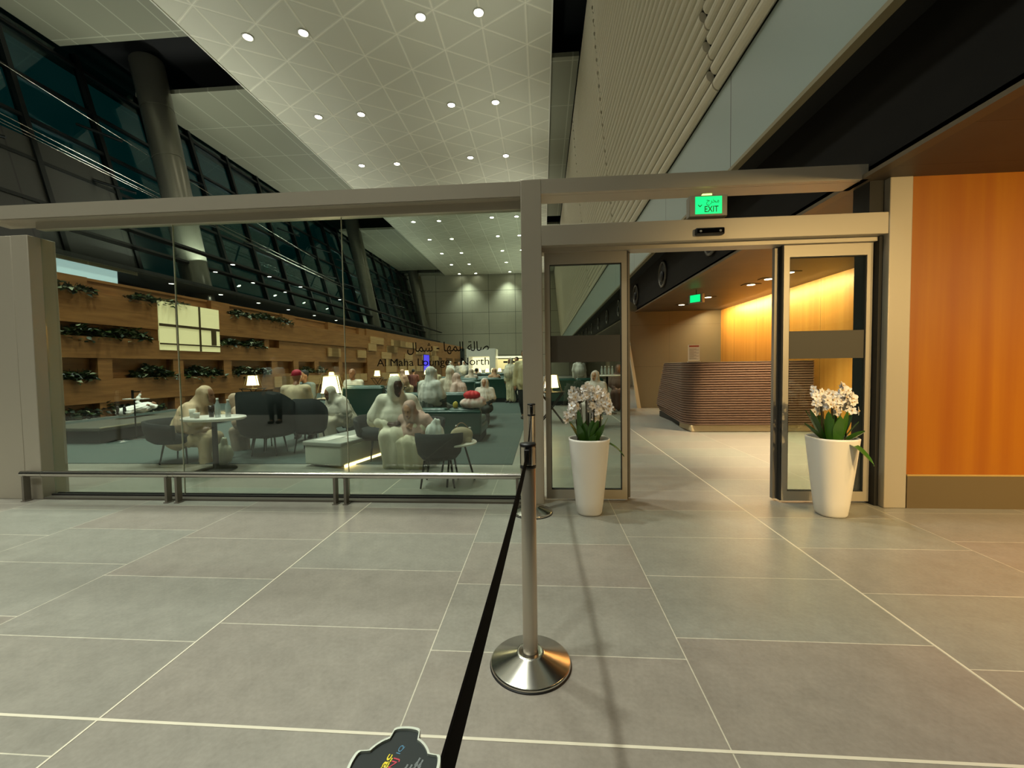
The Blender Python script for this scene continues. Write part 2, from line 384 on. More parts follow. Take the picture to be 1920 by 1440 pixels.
struct('trim_15', MB().box(2.90, 3.022, 4.0, 4.2, 2.62, 2.905), M_seal)
# floor channels
struct('trim_16', MB().box(-5.205, -0.189, 3.955, 4.03, 0, 0.018).box(-5.205, -0.189, 4.10, 4.17, 0, 0.018).box(-5.205, -0.189, 4.03, 4.055, 0, 0.035, 1).box(-5.205, -0.189, 4.085, 4.1, 0, 0.035, 1), [M_steeld, M_seal])
edges = (-5.205, -3.735, -1.965, -0.189)
for k in range(3):
    a, b_ = edges[k], edges[k + 1]
    w = MB().box(a + 0.003, b_ - 0.003, GY - 0.008, GY + 0.008, 0.02, 2.83)
    struct('window_%d' % (k + 1), w, M_glass, ['left clear glass pane of the partition', 'middle clear glass pane of the partition', 'clear glass pane of the partition carrying the lounge lettering'][k])
struct('trim_17', MB().box(-3.737, -3.733, GY - 0.008, GY + 0.008, 0.03, 2.82).box(-1.967, -1.963, GY - 0.008, GY + 0.008, 0.03, 2.82), mat('silicone_joint', '#b8b39c', 0.5))
# crash rail in front of the glass
rail = thing('guard_rail', 'low brushed steel guard rail along the foot of the glass wall', 'rail', (-2.7, 3.90, 0))
rb = MB().tube((-2.66, 0, 0.283), (2.52, 0, 0.283), 0.031, n=20)
for x in (-2.42, -1.04, -0.98, 0.70, 0.76, 2.42): rb.tube((x - 0.004, 0, 0.283), (x + 0.004, 0, 0.283), 0.0335, n=20)
rb.build('rail_tube', M_brush, rail)
for x in (-2.62, -1.06, -0.95, 0.68, 0.785, 2.45):
    MB().box(x - 0.012, x + 0.012, -0.03, 0.03, 0.008, 0.26).box(x - 0.025, x + 0.025, -0.035, 0.035, 0, 0.008).build('leg', M_steeld, rail)
# sliding doors
def door(name, x0, x1, side, label):
    d = thing(name, label, None, (x0, 4.085, 0), 0, None, 'structure')
    w = x1 - x0; zt = 2.385; fr = MB(); st = 0.05
    fr.box(0, st, -0.025, 0.025, 0.02, zt).box(w - st, w, -0.025, 0.025, 0.02, zt).box(st, w - st, -0.025, 0.025, 0.02, 0.11).box(st, w - st, -0.025, 0.025, zt - 0.11, zt)
    fr.build('door_frame', M_steel, d)
    MB().box(st, w - st, -0.006, 0.006, 0.11, zt - 0.11).build('pane', M_glass, d)
    e = 0.006; g = MB()
    g.box(st, st + e, -0.02, 0.02, 0.11, zt - 0.11).box(w - st - e, w - st, -0.02, 0.02, 0.11, zt - 0.11).box(st, w - st, -0.02, 0.02, 0.11, 0.116).box(st, w - st, -0.02, 0.02, zt - 0.116, zt - 0.11)
    g.build('seal', M_seal, d)
    MB().box(st, w - st, -0.012, -0.007, 1.345, 1.60).build('marking_band', mat('dark_film', '#3c382e', 0.55), d)
    # outer sliding leaf edge behind
    ed = MB()
    if side > 0: ed.box(w - 0.012, w + 0.038, 0.035, 0.08, 0.02, zt).box(w + 0.0, w + 0.008, -0.02, 0.034, 0.02, zt, 1)
    else: ed.box(-0.05, 0.01, 0.035, 0.08, 0.02, zt).box(-0.012, -0.004, -0.02, 0.034, 0.02, zt, 1)
    ed.build('stile', [M_steeld, M_seal], d)
    return d
door('door_1', 0.025, 0.80, 1, 'left glass door leaf with a dark band, behind the smaller planter')
door('door_2', 2.215, 2.985, -1, 'right glass door leaf with a dark band, beside the orange wood wall')
struct('trim_18', MB().box(2.99, 3.022, 4.0, 4.3, 0, 2.42).box(3.022, 3.2, 4.2, 4.24, 0, 2.9), M_seal)

# lettering on the glass
def text(name, s, size, loc, mtl, rot=(PI / 2, 0, 0), align='LEFT', ext=0.0006, width=None, parent=None, bold=0.0):
    cu = bpy.data.curves.new(name, 'FONT'); cu.body = s; cu.size = size; cu.extrude = ext; cu.align_x = align; cu.offset = bold
    o = bpy.data.objects.new(name, cu); C.objects.link(o)
    bpy.context.view_layer.update()
    dg = bpy.context.evaluated_depsgraph_get(); me = bpy.data.meshes.new_from_object(o.evaluated_get(dg))
    bpy.data.objects.remove(o); me.name = name
    o = bpy.data.objects.new(name, me); C.objects.link(o); me.materials.clear(); me.materials.append(mtl)
    if width:
        xs = [v.co.x for v in me.vertices]
        if xs:
            k = width / (max(xs) - min(xs)); x0 = min(xs)
            for v in me.vertices: v.co.x = (v.co.x - x0) * k
    o.location = loc; o.rotation_euler = rot
    if parent: o.parent = parent
    return o
def split_words(o, label, gap):
    me = o.data; ps = sorted(((min(me.vertices[i].co.x for i in p.vertices), max(me.vertices[i].co.x for i in p.vertices), p.index) for p in me.polygons))
    groups = []; hi = -9
    for a, b, i in ps:
        if a > hi + gap or not groups: groups.append([])
        groups[-1].append(i); hi = max(hi, b)
    root = thing('glass_lettering', label, 'lettering', o.location)
    for g in groups:
        mb = MB()
        for i in g:
            vs = [me.vertices[k].co.copy() for k in me.polygons[i].vertices]; mb.add(vs, [tuple(range(len(vs)))])
        w = mb.build('word', me.materials[0], root); w.rotation_euler = o.rotation_euler
    bpy.data.objects.remove(o)
M_ink = mat('dark_lettering', '#0f0b07', 0.8, spec=0.1)
t1 = text('glass_lettering', 'Al Maha Lounge - North', 0.105, (-1.64, GY - 0.0095, 1.333), M_ink, width=1.12)
split_words(t1, 'dark Latin lettering line on the glass wall beside the central post', 0.018)
AR = ''.join(chr(c) for c in (0xFEDD, 0xFE8E, 0xFEE4, 0xFEB7, 0x20, 0x2D, 0x20, 0xFE8E, 0xFEEC, 0xFEE4, 0xFEDF, 0xFE8D, 0x20, 0xFE94, 0xFEDF, 0xFE8E, 0xFEBB))
t2 = text('glass_lettering', AR, 0.13, (-1.33, GY - 0.0095, 1.47), M_ink, width=0.81, bold=0.0004)
split_words(t2, 'dark Arabic lettering line on the glass above the Latin line', 0.018)

# exit signs
def exit_sign(loc, rz, label, sx=1.0):
    e = thing('exit_sign', label, 'exit sign', loc, rz)
    MB().rbox(-0.165 * sx, 0.165 * sx, 0.0, 0.09, 0.0, 0.185, 0.006, 2).build('housing', mat('grey_housing', '#8f8a7c', 0.4, 0.3), e)
    MB().box(-0.115 * sx, 0.115 * sx, -0.004, 0.0, 0.02, 0.172).build('lit_face', mat('exit_green', '#10c070', 0.4, emit='#00e07a', es=1.3), e)
    return e
ex = exit_sign((1.492, 3.93, 2.63), 0, 'lit green exit sign standing on the header above the sliding doors')
M_exd = mat('exit_ink', '#0a7a4a', 0.5)
text('word', 'EXIT', 0.075, (-0.035, -0.0045, 0.035), M_exd, parent=ex, width=0.12, bold=0.001)
text('arabic_word', ''.join(chr(c) for c in (0xFE9D, 0xFEAE, 0xFEA8, 0xFEE3)), 0.06, (-0.02, -0.0045, 0.115), M_exd, parent=ex, width=0.11)
MB().add([(-.095, -.0045, .098), (-.075, -.0045, .078), (-.055, -.0045, .098), (-.060, -.0045, .103), (-.075, -.0045, .089), (-.090, -.0045, .103)], [(0, 1, 4, 5), (1, 2, 3, 4)]).build('chevron', M_exd, ex)
MB().box(-0.05, 0.03, 0.0, 0.03, 0.185, 0.198).build('indicator_lamps', mat('indicator', '#e8ff90', 0.4, emit='#c8ff80', es=2.5), ex)
sn = thing('door_sensor', 'black motion sensor on the header under the exit sign', 'sensor', (1.50, 3.945, 2.46))
MB().rbox(-0.125, 0.125, -0.045, 0.0, 0.0, 0.062, 0.012, 3).build('housing', M_black, sn)
MB().box(-0.115, 0.115, -0.048, -0.0455, 0.012, 0.05).build('lens_cover', mat('sensor_lens', '#050505', 0.08), sn)
for x in (-0.085, 0.085): MB().ell((x, -0.047, 0.03), (0.012, 0.006, 0.01)).build('sensor_eye', mat('eye_grey', '#8a8a88', 0.2), sn)
#PART2
# ---------------------------------------------------------------- ceiling downlights
M_lamp = mat('downlight_glow', '#ffffff', 0.4, emit=(1.0, 0.93, 0.74, 1), es=55)
M_ring = mat('downlight_ring', '#c9c6b8', 0.4)
dl = None
RN = ['nearest', 'second', 'third', 'fourth', 'fifth', 'sixth', 'seventh', 'eighth', 'ninth']
CN = ['leftmost', 'second from the left', 'third from the left', 'rightmost']
for j, y in enumerate(ROWS):
    for i, x in enumerate(LX):
        k = j - 9
        xx, yy = x + 0.05 * math.sin(7 * i + j), y + (0.5 if i in (0, 1) else 0.0) * 0.6
        lab = ('round ceiling downlight, ' + CN[i] + ' in the ' + RN[k] + ' row of four above the beam') if 0 <= k < 9 else 'round downlight of the white ceiling mirrored in the glass wall'
        if k < -1 and k < -7: continue
        if dl is None:
            dl = thing('ceiling_light', lab, 'ceiling light', (xx, yy, ZC - 0.03), 0, 'downlights of the white ceiling')
            MB().lathe([(0.17, 0.03), (0.22, 0.02), (0.22, 0.0), (0.17, -0.005), (0.15, 0.02)], 24).build('ring', M_ring, dl)
            MB().lathe([(0.155, 0.012), (0.0, 0.012)], 24).build('diffuser', M_lamp, dl)
        else: dup(dl, (xx, yy, ZC - 0.03), 0, lab)

# ---------------------------------------------------------------- left side: oak planter wall (slightly askew)
wa = Vector((-13.28, 5.2, 0)); wb = Vector((-10.76, 56.45, 0)); wd = (wb - wa).normalized(); wl = (wb - wa).length
ang = math.atan2(wd.y, wd.x)
MW = Matrix.Translation(wa) @ Matrix.Rotation(ang, 4, 'Z')     # local +x along the wall, local -y towards the lounge
W = MB()
W.box(0, wl, 0.30, 0.60, 0, 4.08, 0, MW)                       # back plane
L1 = 14.2; L0 = 0
W.box(0, L1 + 9, 0.0, 0.30, 2.73, 3.62, 0, MW); W.box(0, L1, 0.0, 0.30, 1.74, 2.36, 0, MW); W.box(0, L1 + 8, 0.0, 0.30, 0.42, 1.13, 0, MW)
W.box(L1 + 9, wl, 0.0, 0.30, 0.42, 4.08, 0, MW); W.box(L1, L1 + 9, 0.05, 0.3, 1.74, 2.72, 0, MW); W.box(L1 + 8, wl, 0.0, 0.3, 0.0, 0.43, 0, MW)
W.box(0, wl, 0.27, 0.3, 4.0, 4.08, 0, MW)
for x in (1.2, 3.8, 6.2, 8.6, 10.8, 13.6, 15.2, 17.0, 19.5): W.box(x, x + 0.4, 0.02, 0.30, 0, 1.80, 0, MW)
for x in (4.3, 8.6, 13.2): W.box(x, x + 0.3, 0.05, 0.30, 2.3, 2.8, 0, MW)
for x in (0.6, 5.2, 10.4, 14.6, 18.6, 22.3): W.box(x, x + 0.9, 0.10, 0.30, 3.60, 4.06, 0, MW)
random.seed(3)
for k in range(75):                                            # slightly proud pale boards on the flush stretch
    x = L1 - 1 + random.random() ** 1.2 * (wl - L1 - 12); z = 0.5 + 0.52 * random.randrange(6); w = 1.0 + random.random() * 1.2
    if x < L1 + 9 and (1.0 < z < 1.8 or z > 2.5): continue
    W.box(x, x + w, -0.06, 0.02, z, z + 0.5, 1, MW)
struct('wall_left', W, [M_oak, M_oakl], 'oak planter wall with recessed shelves along the lounge')
# glowing panels imitating bright shapes mirrored in the partition glass
M_refl_warm = mat('warm_reflection', '#e6dcae', 0.5, emit='#e2d49a', es=0.62); M_mul = mat('reflection_bar', '#4a3a1c', 0.5)
def wpt(px): return px
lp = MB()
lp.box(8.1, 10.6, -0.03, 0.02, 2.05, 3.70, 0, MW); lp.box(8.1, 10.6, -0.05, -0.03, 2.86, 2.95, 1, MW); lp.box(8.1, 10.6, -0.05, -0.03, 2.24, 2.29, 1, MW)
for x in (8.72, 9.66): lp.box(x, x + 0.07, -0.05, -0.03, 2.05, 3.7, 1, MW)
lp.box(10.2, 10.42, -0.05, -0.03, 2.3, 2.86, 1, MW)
struct('window_4', lp, [M_refl_warm, M_mul], 'warm glowing panel on the oak planter wall imitating a reflection in the glass')
M_blue = mat('pale_blue_reflection', '#bcd0d0', 0.5, emit='#b6d6dc', es=0.75)
struct('window_5', MB().box(-14.1, -13.9, 9.2, 12.95, 3.0, 4.62).box(-13.9, -13.85, 9.2, 13.6, 4.62, 4.72, 1), [M_blue, M_soff], 'pale blue glowing panel above the oak wall imitating a reflection in the glass')  # glow stands in for a lit shape mirrored in the glass
# trailing plants in the shelves
M_leaf = [mat('leaf_dark', '#1b2a16', 0.35), mat('leaf_mid', '#33431f', 0.35), mat('leaf_pale', '#8d9274', 0.4)]
def foliage(L, h, n, sz=0.17, droop=0.18):
    mb = MB()
    for _ in range(n):
        x = random.uniform(0, L); y = random.uniform(-0.06, 0.2); z = random.uniform(-droop if y < 0.0 else 0.0, h) * (0.75 + 0.25 * math.sin(x * 4)) * min(1, 3 * x / L + .3, 3 * (L - x) / L + .3)
        a = random.uniform(0, 2 * PI); t = random.uniform(-0.9, 0.7); s = sz * random.uniform(0.6, 1.3)
        M_ = Matrix.Translation((x, y, z)) @ Euler((t, random.uniform(-.6, .6), a)).to_matrix().to_4x4()
        vs = [M_ @ Vector(p) for p in ((0, 0, 0), (s * .35, s * .4, s * .08), (0, s, 0), (-s * .35, s * .4, s * .08))]
        mb.add(vs, [(0, 1, 2, 3)], random.choice((0, 0, 1, 1, 2)))
    for _ in range(int(n / 25)):
        x = random.uniform(0, L); mb.tube((x, 0.1, 0), (x + random.uniform(-.15, .15), random.uniform(-.05, .1), h * .8), 0.006, n=4, mi=0)
    return mb
for (x, z, ln, h, nn, lab) in ((4.5, 3.63, 1.7, 0.26, 330, 'trailing plants on the top oak shelf beside the left post'),
                              (7.2, 3.63, 2.0, 0.24, 330, 'trailing plants on the top oak shelf above the warm reflection panel'),
                              (11.2, 3.63, 4.0, 0.28, 620, 'trailing plants on the top oak shelf right of the warm reflection panel'),
                              (5.3, 2.37, 2.6, 0.34, 520, 'trailing plants in the middle oak recess left of the warm reflection panel'),
                              (10.7, 2.37, 2.5, 0.32, 420, 'trailing plants in the middle oak recess right of the warm reflection panel'),
                              (4.4, 1.14, 1.75, 0.36, 380, 'dark trailing plants in the lower oak recess beside the left post'),
                              (7.3, 1.14, 1.45, 0.42, 380, 'dark trailing plants in the lower oak recess under the warm reflection panel'),
                              (9.05, 1.14, 1.75, 0.42, 400, 'leafy plants in the lower oak recess, second clump from the left of the lamps'),
                              (11.3, 1.14, 2.2, 0.36, 400, 'dark plants in the lower oak recess above the glowing lamp'),
                              (15.7, 1.14, 2.4, 0.40, 380, 'dark plants in the lower oak recess, furthest clump along the wall'),
                              (4.6, 0.02, 3.6, 0.42, 500, 'dark plants at the foot of the oak wall behind the bench')):
    o = foliage(ln, h, nn).build('planter_foliage', M_leaf); o.matrix_world = MW @ Matrix.Translation((x, 0.02, z))
    tag(o, lab, 'plants', 'plants on the oak wall shelves', 'stuff')
# mezzanine soffit, and rails added to carry discs imitating downlights mirrored in the glass
struct('ceiling_mezzanine', MB().box(-16.2, -13.8, 5, 56, 4.72, 4.74).box(-16.2, -13.75, 5, 56, 4.74, 4.86, 1), [mat('blue_grey_soffit', '#6f7878', 0.5), mat('dark_edge', '#161815', 0.6)])
struct('ceiling_disc_rails', MB().box(-15.6, -15.2, 13, 56, 6.0, 6.08).box(-13.75, -13.45, 13, 56, 6.0, 6.08), mat('dark_brown_rail', '#161513', 0.6))
sd = None; q = 0
for (z, X, ys_) in ((4.72, -14.3, [15.4, 17.9, 20.4, 22.9, 25.6, 28.4]), (6.0, -15.4, [19.0, 21.6, 24.4]), (6.0, -13.6, [17.8, 20.3, 23.0, 27.6])):
    rown = {0: 'lowest', 1: 'middle', 2: 'upper'}[q]; q += 1
    for k, y in enumerate(ys_):
        lab = 'small bright disc above the oak wall imitating a mirrored downlight, ' + ORD[k] + ' along the ' + rown + ' row'
        if sd is None:
            sd = thing('mirrored_light_disc', lab, 'ceiling light', (X, y, z - 0.012), 0, 'discs imitating mirrored downlights above the oak wall')
            MB().lathe([(0.10, 0.012), (0.11, 0), (0.085, -0.004), (0.08, 0.005)], 16).build('ring', M_ring, sd)
            MB().lathe([(0.083, 0.003), (0, 0.003)], 16).build('diffuser', mat('mirrored_light_glow', '#fff', emit=(1, .95, .85, 1), es=22), sd)
        else: dup(sd, (X, y, z - 0.012), 0, lab)
# leaning curtain wall
def cw(z, dx=0): return -18.4 + 0.274 * (13.8 - z) + dx
def lean(mb, y0, y1, z0, z1, d0=0.0, d1=0.12, mi=0):
    vs = [(cw(z, d), y, z) for z in (z0, z1) for y in (y0, y1) for d in (d0, d1)]
    return mb.add(vs, [(0, 2, 3, 1), (4, 5, 7, 6), (0, 1, 5, 4), (2, 6, 7, 3), (0, 4, 6, 2), (1, 3, 7, 5)], mi)
c_ = MB()
for k in range(36):
    y = -34 + 2.62 * k
    lean(c_, y, y + 0.16, 5.0, 13.9, -0.1, 0.16)
for z in (13.3, 11.5, 9.9, 8.4, 6.9): lean(c_, -34.8, 56.6, z, z + 0.12, -0.05, 0.12)
for k in range(14):
    y = 3 + 4 * k
    c_.tube((cw(10.7, 0.1), y, 10.7), (cw(10.7, 1.3), y + 0.6, 10.3), 0.05, n=6); c_.tube((cw(8.6, 0.1), y, 8.6), (cw(8.6, 1.2), y + 0.6, 8.3), 0.05, n=6)
struct('wall_curtain_frame', c_, mat('dark_mullion', '#0f1413', 0.35, 0.5))
g_ = MB(); lean(g_, 16.0, 56.6, 5.0, 13.9, -0.02, 0.0); lean(g_, -34, 16.0, 9.25, 13.9, -0.02, 0.0)
struct('window_6', g_, M_nglass)
p_ = MB(); lean(p_, -34, 16.0, 4.0, 9.2, -0.1, 0.08)
struct('wall_curtain_spandrel', p_, grid_mat('dark_grey_spandrel', '#24251f', '#0c0d0b', (1,), (3.1,), 0.05, 0.4))
struct('wall_left_outer', MB().box(-16.5, -16.3, -35, 56.7, 0, 5.0), M_noz)
cbm = MB()
for (za, yb, zb, r) in ((11.9, 20, 9.4, .012), (9.7, 22, 8.2, .014), (9.5, 24, 7.9, .012), (9.35, 24, 7.9, .01)):
    pts = []
    for i in range(13):
        t = i / 12; y = 6 + (yb + 10 - 6) * t; z = za + (zb - za) * t - 0.35 * math.sin(PI * t) * 0.3
        pts.append((cw(z, 0.7), y, z))
    cbm.path(pts, r, 6)
tag(cbm.build('bracing_cable', mat('steel_cable', '#b8b4a8', 0.25, 1.0)), 'thin steel bracing cables along the dark curtain wall', 'cable')
M_col = mat('column_steel', '#6c6b5e', 0.3, 0.7, bump=(2, 0.05))
cl = None
for k, (y, lab) in enumerate(((17.8, 'large leaning steel column nearest the left end of the glass wall'), (37.6, 'leaning steel column, second along the dark curtain wall'), (54.9, 'furthest leaning steel column by the stone end wall'))):
    if cl is None:
        M_ = Matrix.Identity(4)
        p0, p1 = Vector((-14.3, 0, 0)), Vector((-17.2, 0.0, 14.9)); ax = (p1 - p0)
        mb = MB(); n_ = 28
        for i in range(7):
            a = p0 + ax * (i / 7); b2 = p0 + ax * ((i + 1) / 7 - 0.004); ra, rb_ = 0.50 + 0.13 * i / 7, 0.50 + 0.13 * (i + 1) / 7
            mb.tube(a, b2, ra, rb_, n=n_)
            mb.tube(b2, p0 + ax * ((i + 1) / 7), rb_ - 0.02, rb_ - 0.02, n=n_, cap=False)
        cl = mb.build('steel_column', M_col, loc=(0, y, 0)); tag(cl, lab, 'column', 'leaning steel columns')
    else: dup(cl, (0, y, 0), 0, lab)

# ---------------------------------------------------------------- far end of the lounge
M_glowc = mat('warm_white_counter_glow', '#fff3d6', 0.5, emit='#fff0c8', es=1.6)
kk = thing('kiosk', 'white boxed kiosk at the far end of the lounge', 'kiosk', (-7.4, 46, 0))
MB().box(-1.0, 2.2, 0, 3, 2.5, 3.35).box(-1.0, -0.75, 0, 3, 0, 2.5).box(1.55, 2.2, 0, 3, 0, 2.5).box(-1, 2.2, 2.8, 3, 0, 2.5).build('shell', M_white, kk)
MB().box(-0.72, 1.52, 2.6, 2.75, 0.9, 2.45).build('lit_back', M_glowc, kk)
MB().box(-0.7, 1.5, 0.3, 0.9, 0, 1.0).build('counter', M_white, kk)
bc = thing('buffet_counter', 'long bright buffet counter with a glowing canopy at the far end', 'counter', (-3.6, 47, 0))
MB().box(-1.6, 2.6, 1.5, 1.7, 0.9, 2.2).build('back_panel', mat('cream_lit_panel', '#e9d9ac', 0.5, emit='#ffe9b4', es=0.7), bc)
MB().box(-1.6, 2.6, 0, 1.7, 2.35, 2.5).build('canopy', M_glowc, bc)
MB().box(-1.6, 2.6, 0.2, 1.0, 0, 1.05).build('worktop_unit', M_white, bc)
MB().box(-0.8, 2.6, 0.0, 0.1, 1.75, 1.95).build('menu_board', M_dgrey, bc)
struct('wall_lounge_pillar', MB().box(-9.1, -8.7, 46, 46.6, 0, 3.4), mat('dark_green_pillar', '#1a2622', 0.5))
sc_ = thing('display_screen', 'tall violet display screen on the oak wall', 'screen', (0, 0, 0)); sc_.matrix_world = MW @ Matrix.Translation((35.6, -0.1, 1.75)) @ Matrix.Scale(1.55, 4, (1, 0, 0))
MB().rbox(-0.55, 0.6, 0, 0.08, -0.9, 0.9, 0.02, 2).build('bezel', M_black, sc_)
MB().box(-0.5, 0.55, -0.01, 0.0, -0.84, 0.84).build('screen_face', mat('violet_screen', '#2a1e90', 0.3, emit='#5a48ff', es=1.1), sc_)
for k, x in enumerate((38.6, 43.0, 46.9)):
    o = MB().box(0, 2.5, -0.02, 0.0, 0, 2.35).box(-0.08, 0, -0.04, 0, 0, 2.43).box(2.5, 2.58, -0.04, 0, 0, 2.43).box(-0.08, 2.58, -0.04, 0, 2.35, 2.43).build('door_%d' % (k + 3), wood('brown_niche', '#5a3a18', '#6e4a22', (1, 1, 4)))
    o.matrix_world = MW @ Matrix.Translation((x, 0, 0)); tag(o, 'tall brown recessed door in the oak wall, ' + ORD[k] + ' past the violet screen', kind='structure')
#PART3
# ---------------------------------------------------------------- reception
dk = thing('reception_desk', 'brown ribbed reception desk with pale plinth seen through the open doors', 'desk', (0, 0, 0))
def desk_ring(off, z, lean_=0.0):
    # plan outline: front face, rounded corner, left side running back
    P = [(5.05, 8.25 - off)] + [(4.7 - i * 0.34, 8.25 - off) for i in range(5)]
    cx, cy, r = 3.05, 8.55, 0.30 + off
    for i in range(10):
        a = -PI / 2 - (PI / 2) * i / 9
        P.append((cx + r * math.cos(a), cy + r * math.sin(a)))
    for i in range(1, 6): P.append((2.75 - off + (0.18 + lean_) * i / 5, 8.55 + 2.6 * i / 5))
    P += [(3.03 - off + lean_, 11.27), (3.5, 11.3), (3.6, 9.4), (5.05, 9.25)]
    return [(x, y, z) for x, y in P]
mb = MB(); rings = []
NR = 26
for k in range(NR + 1):
    z0 = 0.14 + (1.335 - 0.14) * k / NR; t = k / NR
    ln = 0.22 * t + (0.10 * (1 - t / 0.12) if t < 0.12 else 0)
    for dz, of in ((0.0, 0.0), (0.008, 0.022), (0.026, 0.022), (0.036, 0.0)):
        if k == NR and dz > 0: continue
        rings.append(desk_ring(of, z0 + dz, ln))
nn = len(rings[0]); vs = [v for r in rings for v in r]
mb.add(vs, [(j * nn + i, j * nn + (i + 1) % nn, (j + 1) * nn + (i + 1) % nn, (j + 1) * nn + i) for j in range(len(rings) - 1) for i in range(nn)])
mb.add(rings[0], [tuple(range(nn))[::-1]])
mb.build('ribbed_body', mat('ribbed_brown', '#6a5242', 0.5), dk)
MB().add(desk_ring(0.02, 1.336, 0.22), [tuple(range(nn))]).add(desk_ring(0.02, 1.35, 0.22), [tuple(range(nn))]).add(desk_ring(0.02, 1.336, 0.22) + desk_ring(0.02, 1.35, 0.22), [(i, (i + 1) % nn, nn + (i + 1) % nn, nn + i) for i in range(nn)]).build('counter_top', mat('counter_brown', '#6b5a48', 0.35), dk)
MB().rbox(2.84, 5.05, 8.29, 9.0, 0.0, 0.14, 0.02, 2).build('plinth', mat('plinth_cream', '#c9b68e', 0.4), dk)
MB().box(2.95, 3.1, 9.05, 10.9, 0.0, 0.14).build('plinth_shadow_gap', M_black, dk)
ns_ = thing('notice_stand', 'upright paper notice in a clear holder on the reception desk', 'notice', (3.12, 8.95, 1.35))
MB().box(-0.12, 0.12, -0.05, 0.05, 0, 0.012).build('base', M_white, ns_)
MB().box(-0.115, 0.115, -0.006, 0.006, 0.03, 0.36).build('paper', mat('notice_paper', '#efe6d0', 0.5), ns_)
MB().box(-0.1, 0.1, -0.0075, -0.0065, 0.315, 0.345).build('heading', mat('notice_red', '#c0502c', 0.5), ns_)
nl = MB()
for i in range(11): nl.box(-0.095, 0.095 - 0.05 * ((i * 7) % 3), -0.0075, -0.0065, 0.06 + i * 0.021, 0.066 + i * 0.021)
nl.build('printed_lines', mat('notice_ink', '#9a8a72', 0.6), ns_)
struct('wall_lobby_side_strip', MB().add([(2.58, 12.9, 1.9), (2.64, 12.9, 1.9), (2.95, 12.9, 0), (2.84, 12.9, 0), (2.58, 13.0, 1.9), (2.64, 13.0, 1.9), (2.95, 13.0, 0), (2.84, 13.0, 0)], [(0, 3, 2, 1), (4, 5, 6, 7), (0, 4, 7, 3), (1, 2, 6, 5), (0, 1, 5, 4)]), mat('pale_edge_strip', '#b9ad92', 0.5), 'pale slanting strip at the stone corner left of the desk')
struct('wall_lobby_slope', MB().add([(2.93, 12.98, 0), (2.93, 12.98, 3.0), (2.45, 12.98, 3.4), (2.93, 13.3, 0), (2.93, 13.3, 3.0), (2.45, 13.3, 3.4)], [(0, 2, 1), (3, 4, 5), (0, 3, 5, 2), (1, 2, 5, 4)]), M_stoneo)
# soffit downlights row above desk
M_wlamp = mat('lobby_downlight', '#fff', emit=(1, .82, .5, 1), es=9)
sl_ = None
for k, (x, y) in enumerate(((3.72, 11.6), (3.95, 10.4), (4.22, 8.9), (4.28, 8.35), (4.35, 7.8))):
    lab = 'square recessed downlight in the lobby soffit, ' + ORD[k] + ' from the stone wall'
    if sl_ is None:
        sl_ = thing('soffit_downlight', lab, 'ceiling light', (x, y, 2.895), 0, 'recessed downlights of the lobby soffit')
        MB().box(-0.16, 0.16, -0.09, 0.09, 0.0, 0.009).build('trim_plate', mat('soffit_dark_trim', '#2b2114', 0.5), sl_)
        MB().lathe([(0.075, -0.003), (0, -0.003)], 16).build('diffuser', M_wlamp, sl_)
    else: dup(sl_, (x, y, 2.895), 0, lab)
o_ = exit_sign((3.28, 9.35, 2.62), -0.9, 'small green exit sign hanging under the lobby soffit')
MB().tube((0, 0.045, 0.185), (0, 0.045, 0.285), 0.008).build('hanger', M_black, o_)
# lobby lights: grazing wall washers, downlights and added fill spots
lamp('AREA', 'lobby_wall_washer', (4.85, 10.2, 2.87), 190, (1, .76, .38), rot=(0, math.radians(-20), 0), size=0.25, sy=5.0)
lamp('SPOT', 'lobby_spot', (7.2, 6.0, 2.86), 160, LOBBY, size=0.08, spot=120)  # added spot without a fixture, brightens the recess
for y_ in (17, 23, 30, 38): lamp('SPOT', 'lobby_spot', (4.3, y_, 2.86), 170, LOBBY, size=0.08, spot=120)  # added ambient fill for the far lobby, no fixtures modelled
lamp('SPOT', 'lobby_spot', (4.0, 7.2, 2.86), 780, LOBBY, size=0.08, spot=95)
lamp('SPOT', 'lobby_spot', (4.2, 5.6, 2.86), 640, LOBBY, size=0.08, spot=95)
lamp('SPOT', 'lobby_spot', (3.7, 11.4, 2.86), 40, LOBBY, size=0.08, spot=100)
# camera-side soffit lamps over the orange wall
for x, y, p_ in ((3.5, -0.6, 680), (4.9, -0.8, 480), (6.8, -0.8, 620)):
    lamp('SPOT', 'soffit_spot', (x, y, 2.86), p_, (1, .70, .30), rot=(math.radians(64), 0, 0), size=0.05, spot=84, blend=1.0)

for x, y, p_ in ((3.7, 1.7, 120), (4.4, 0.3, 150), (6.2, 1.8, 140)):
    lamp('SPOT', 'soffit_spot', (x, y, 2.86), p_, (1, .62, .26), size=0.06, spot=150, blend=1.0)

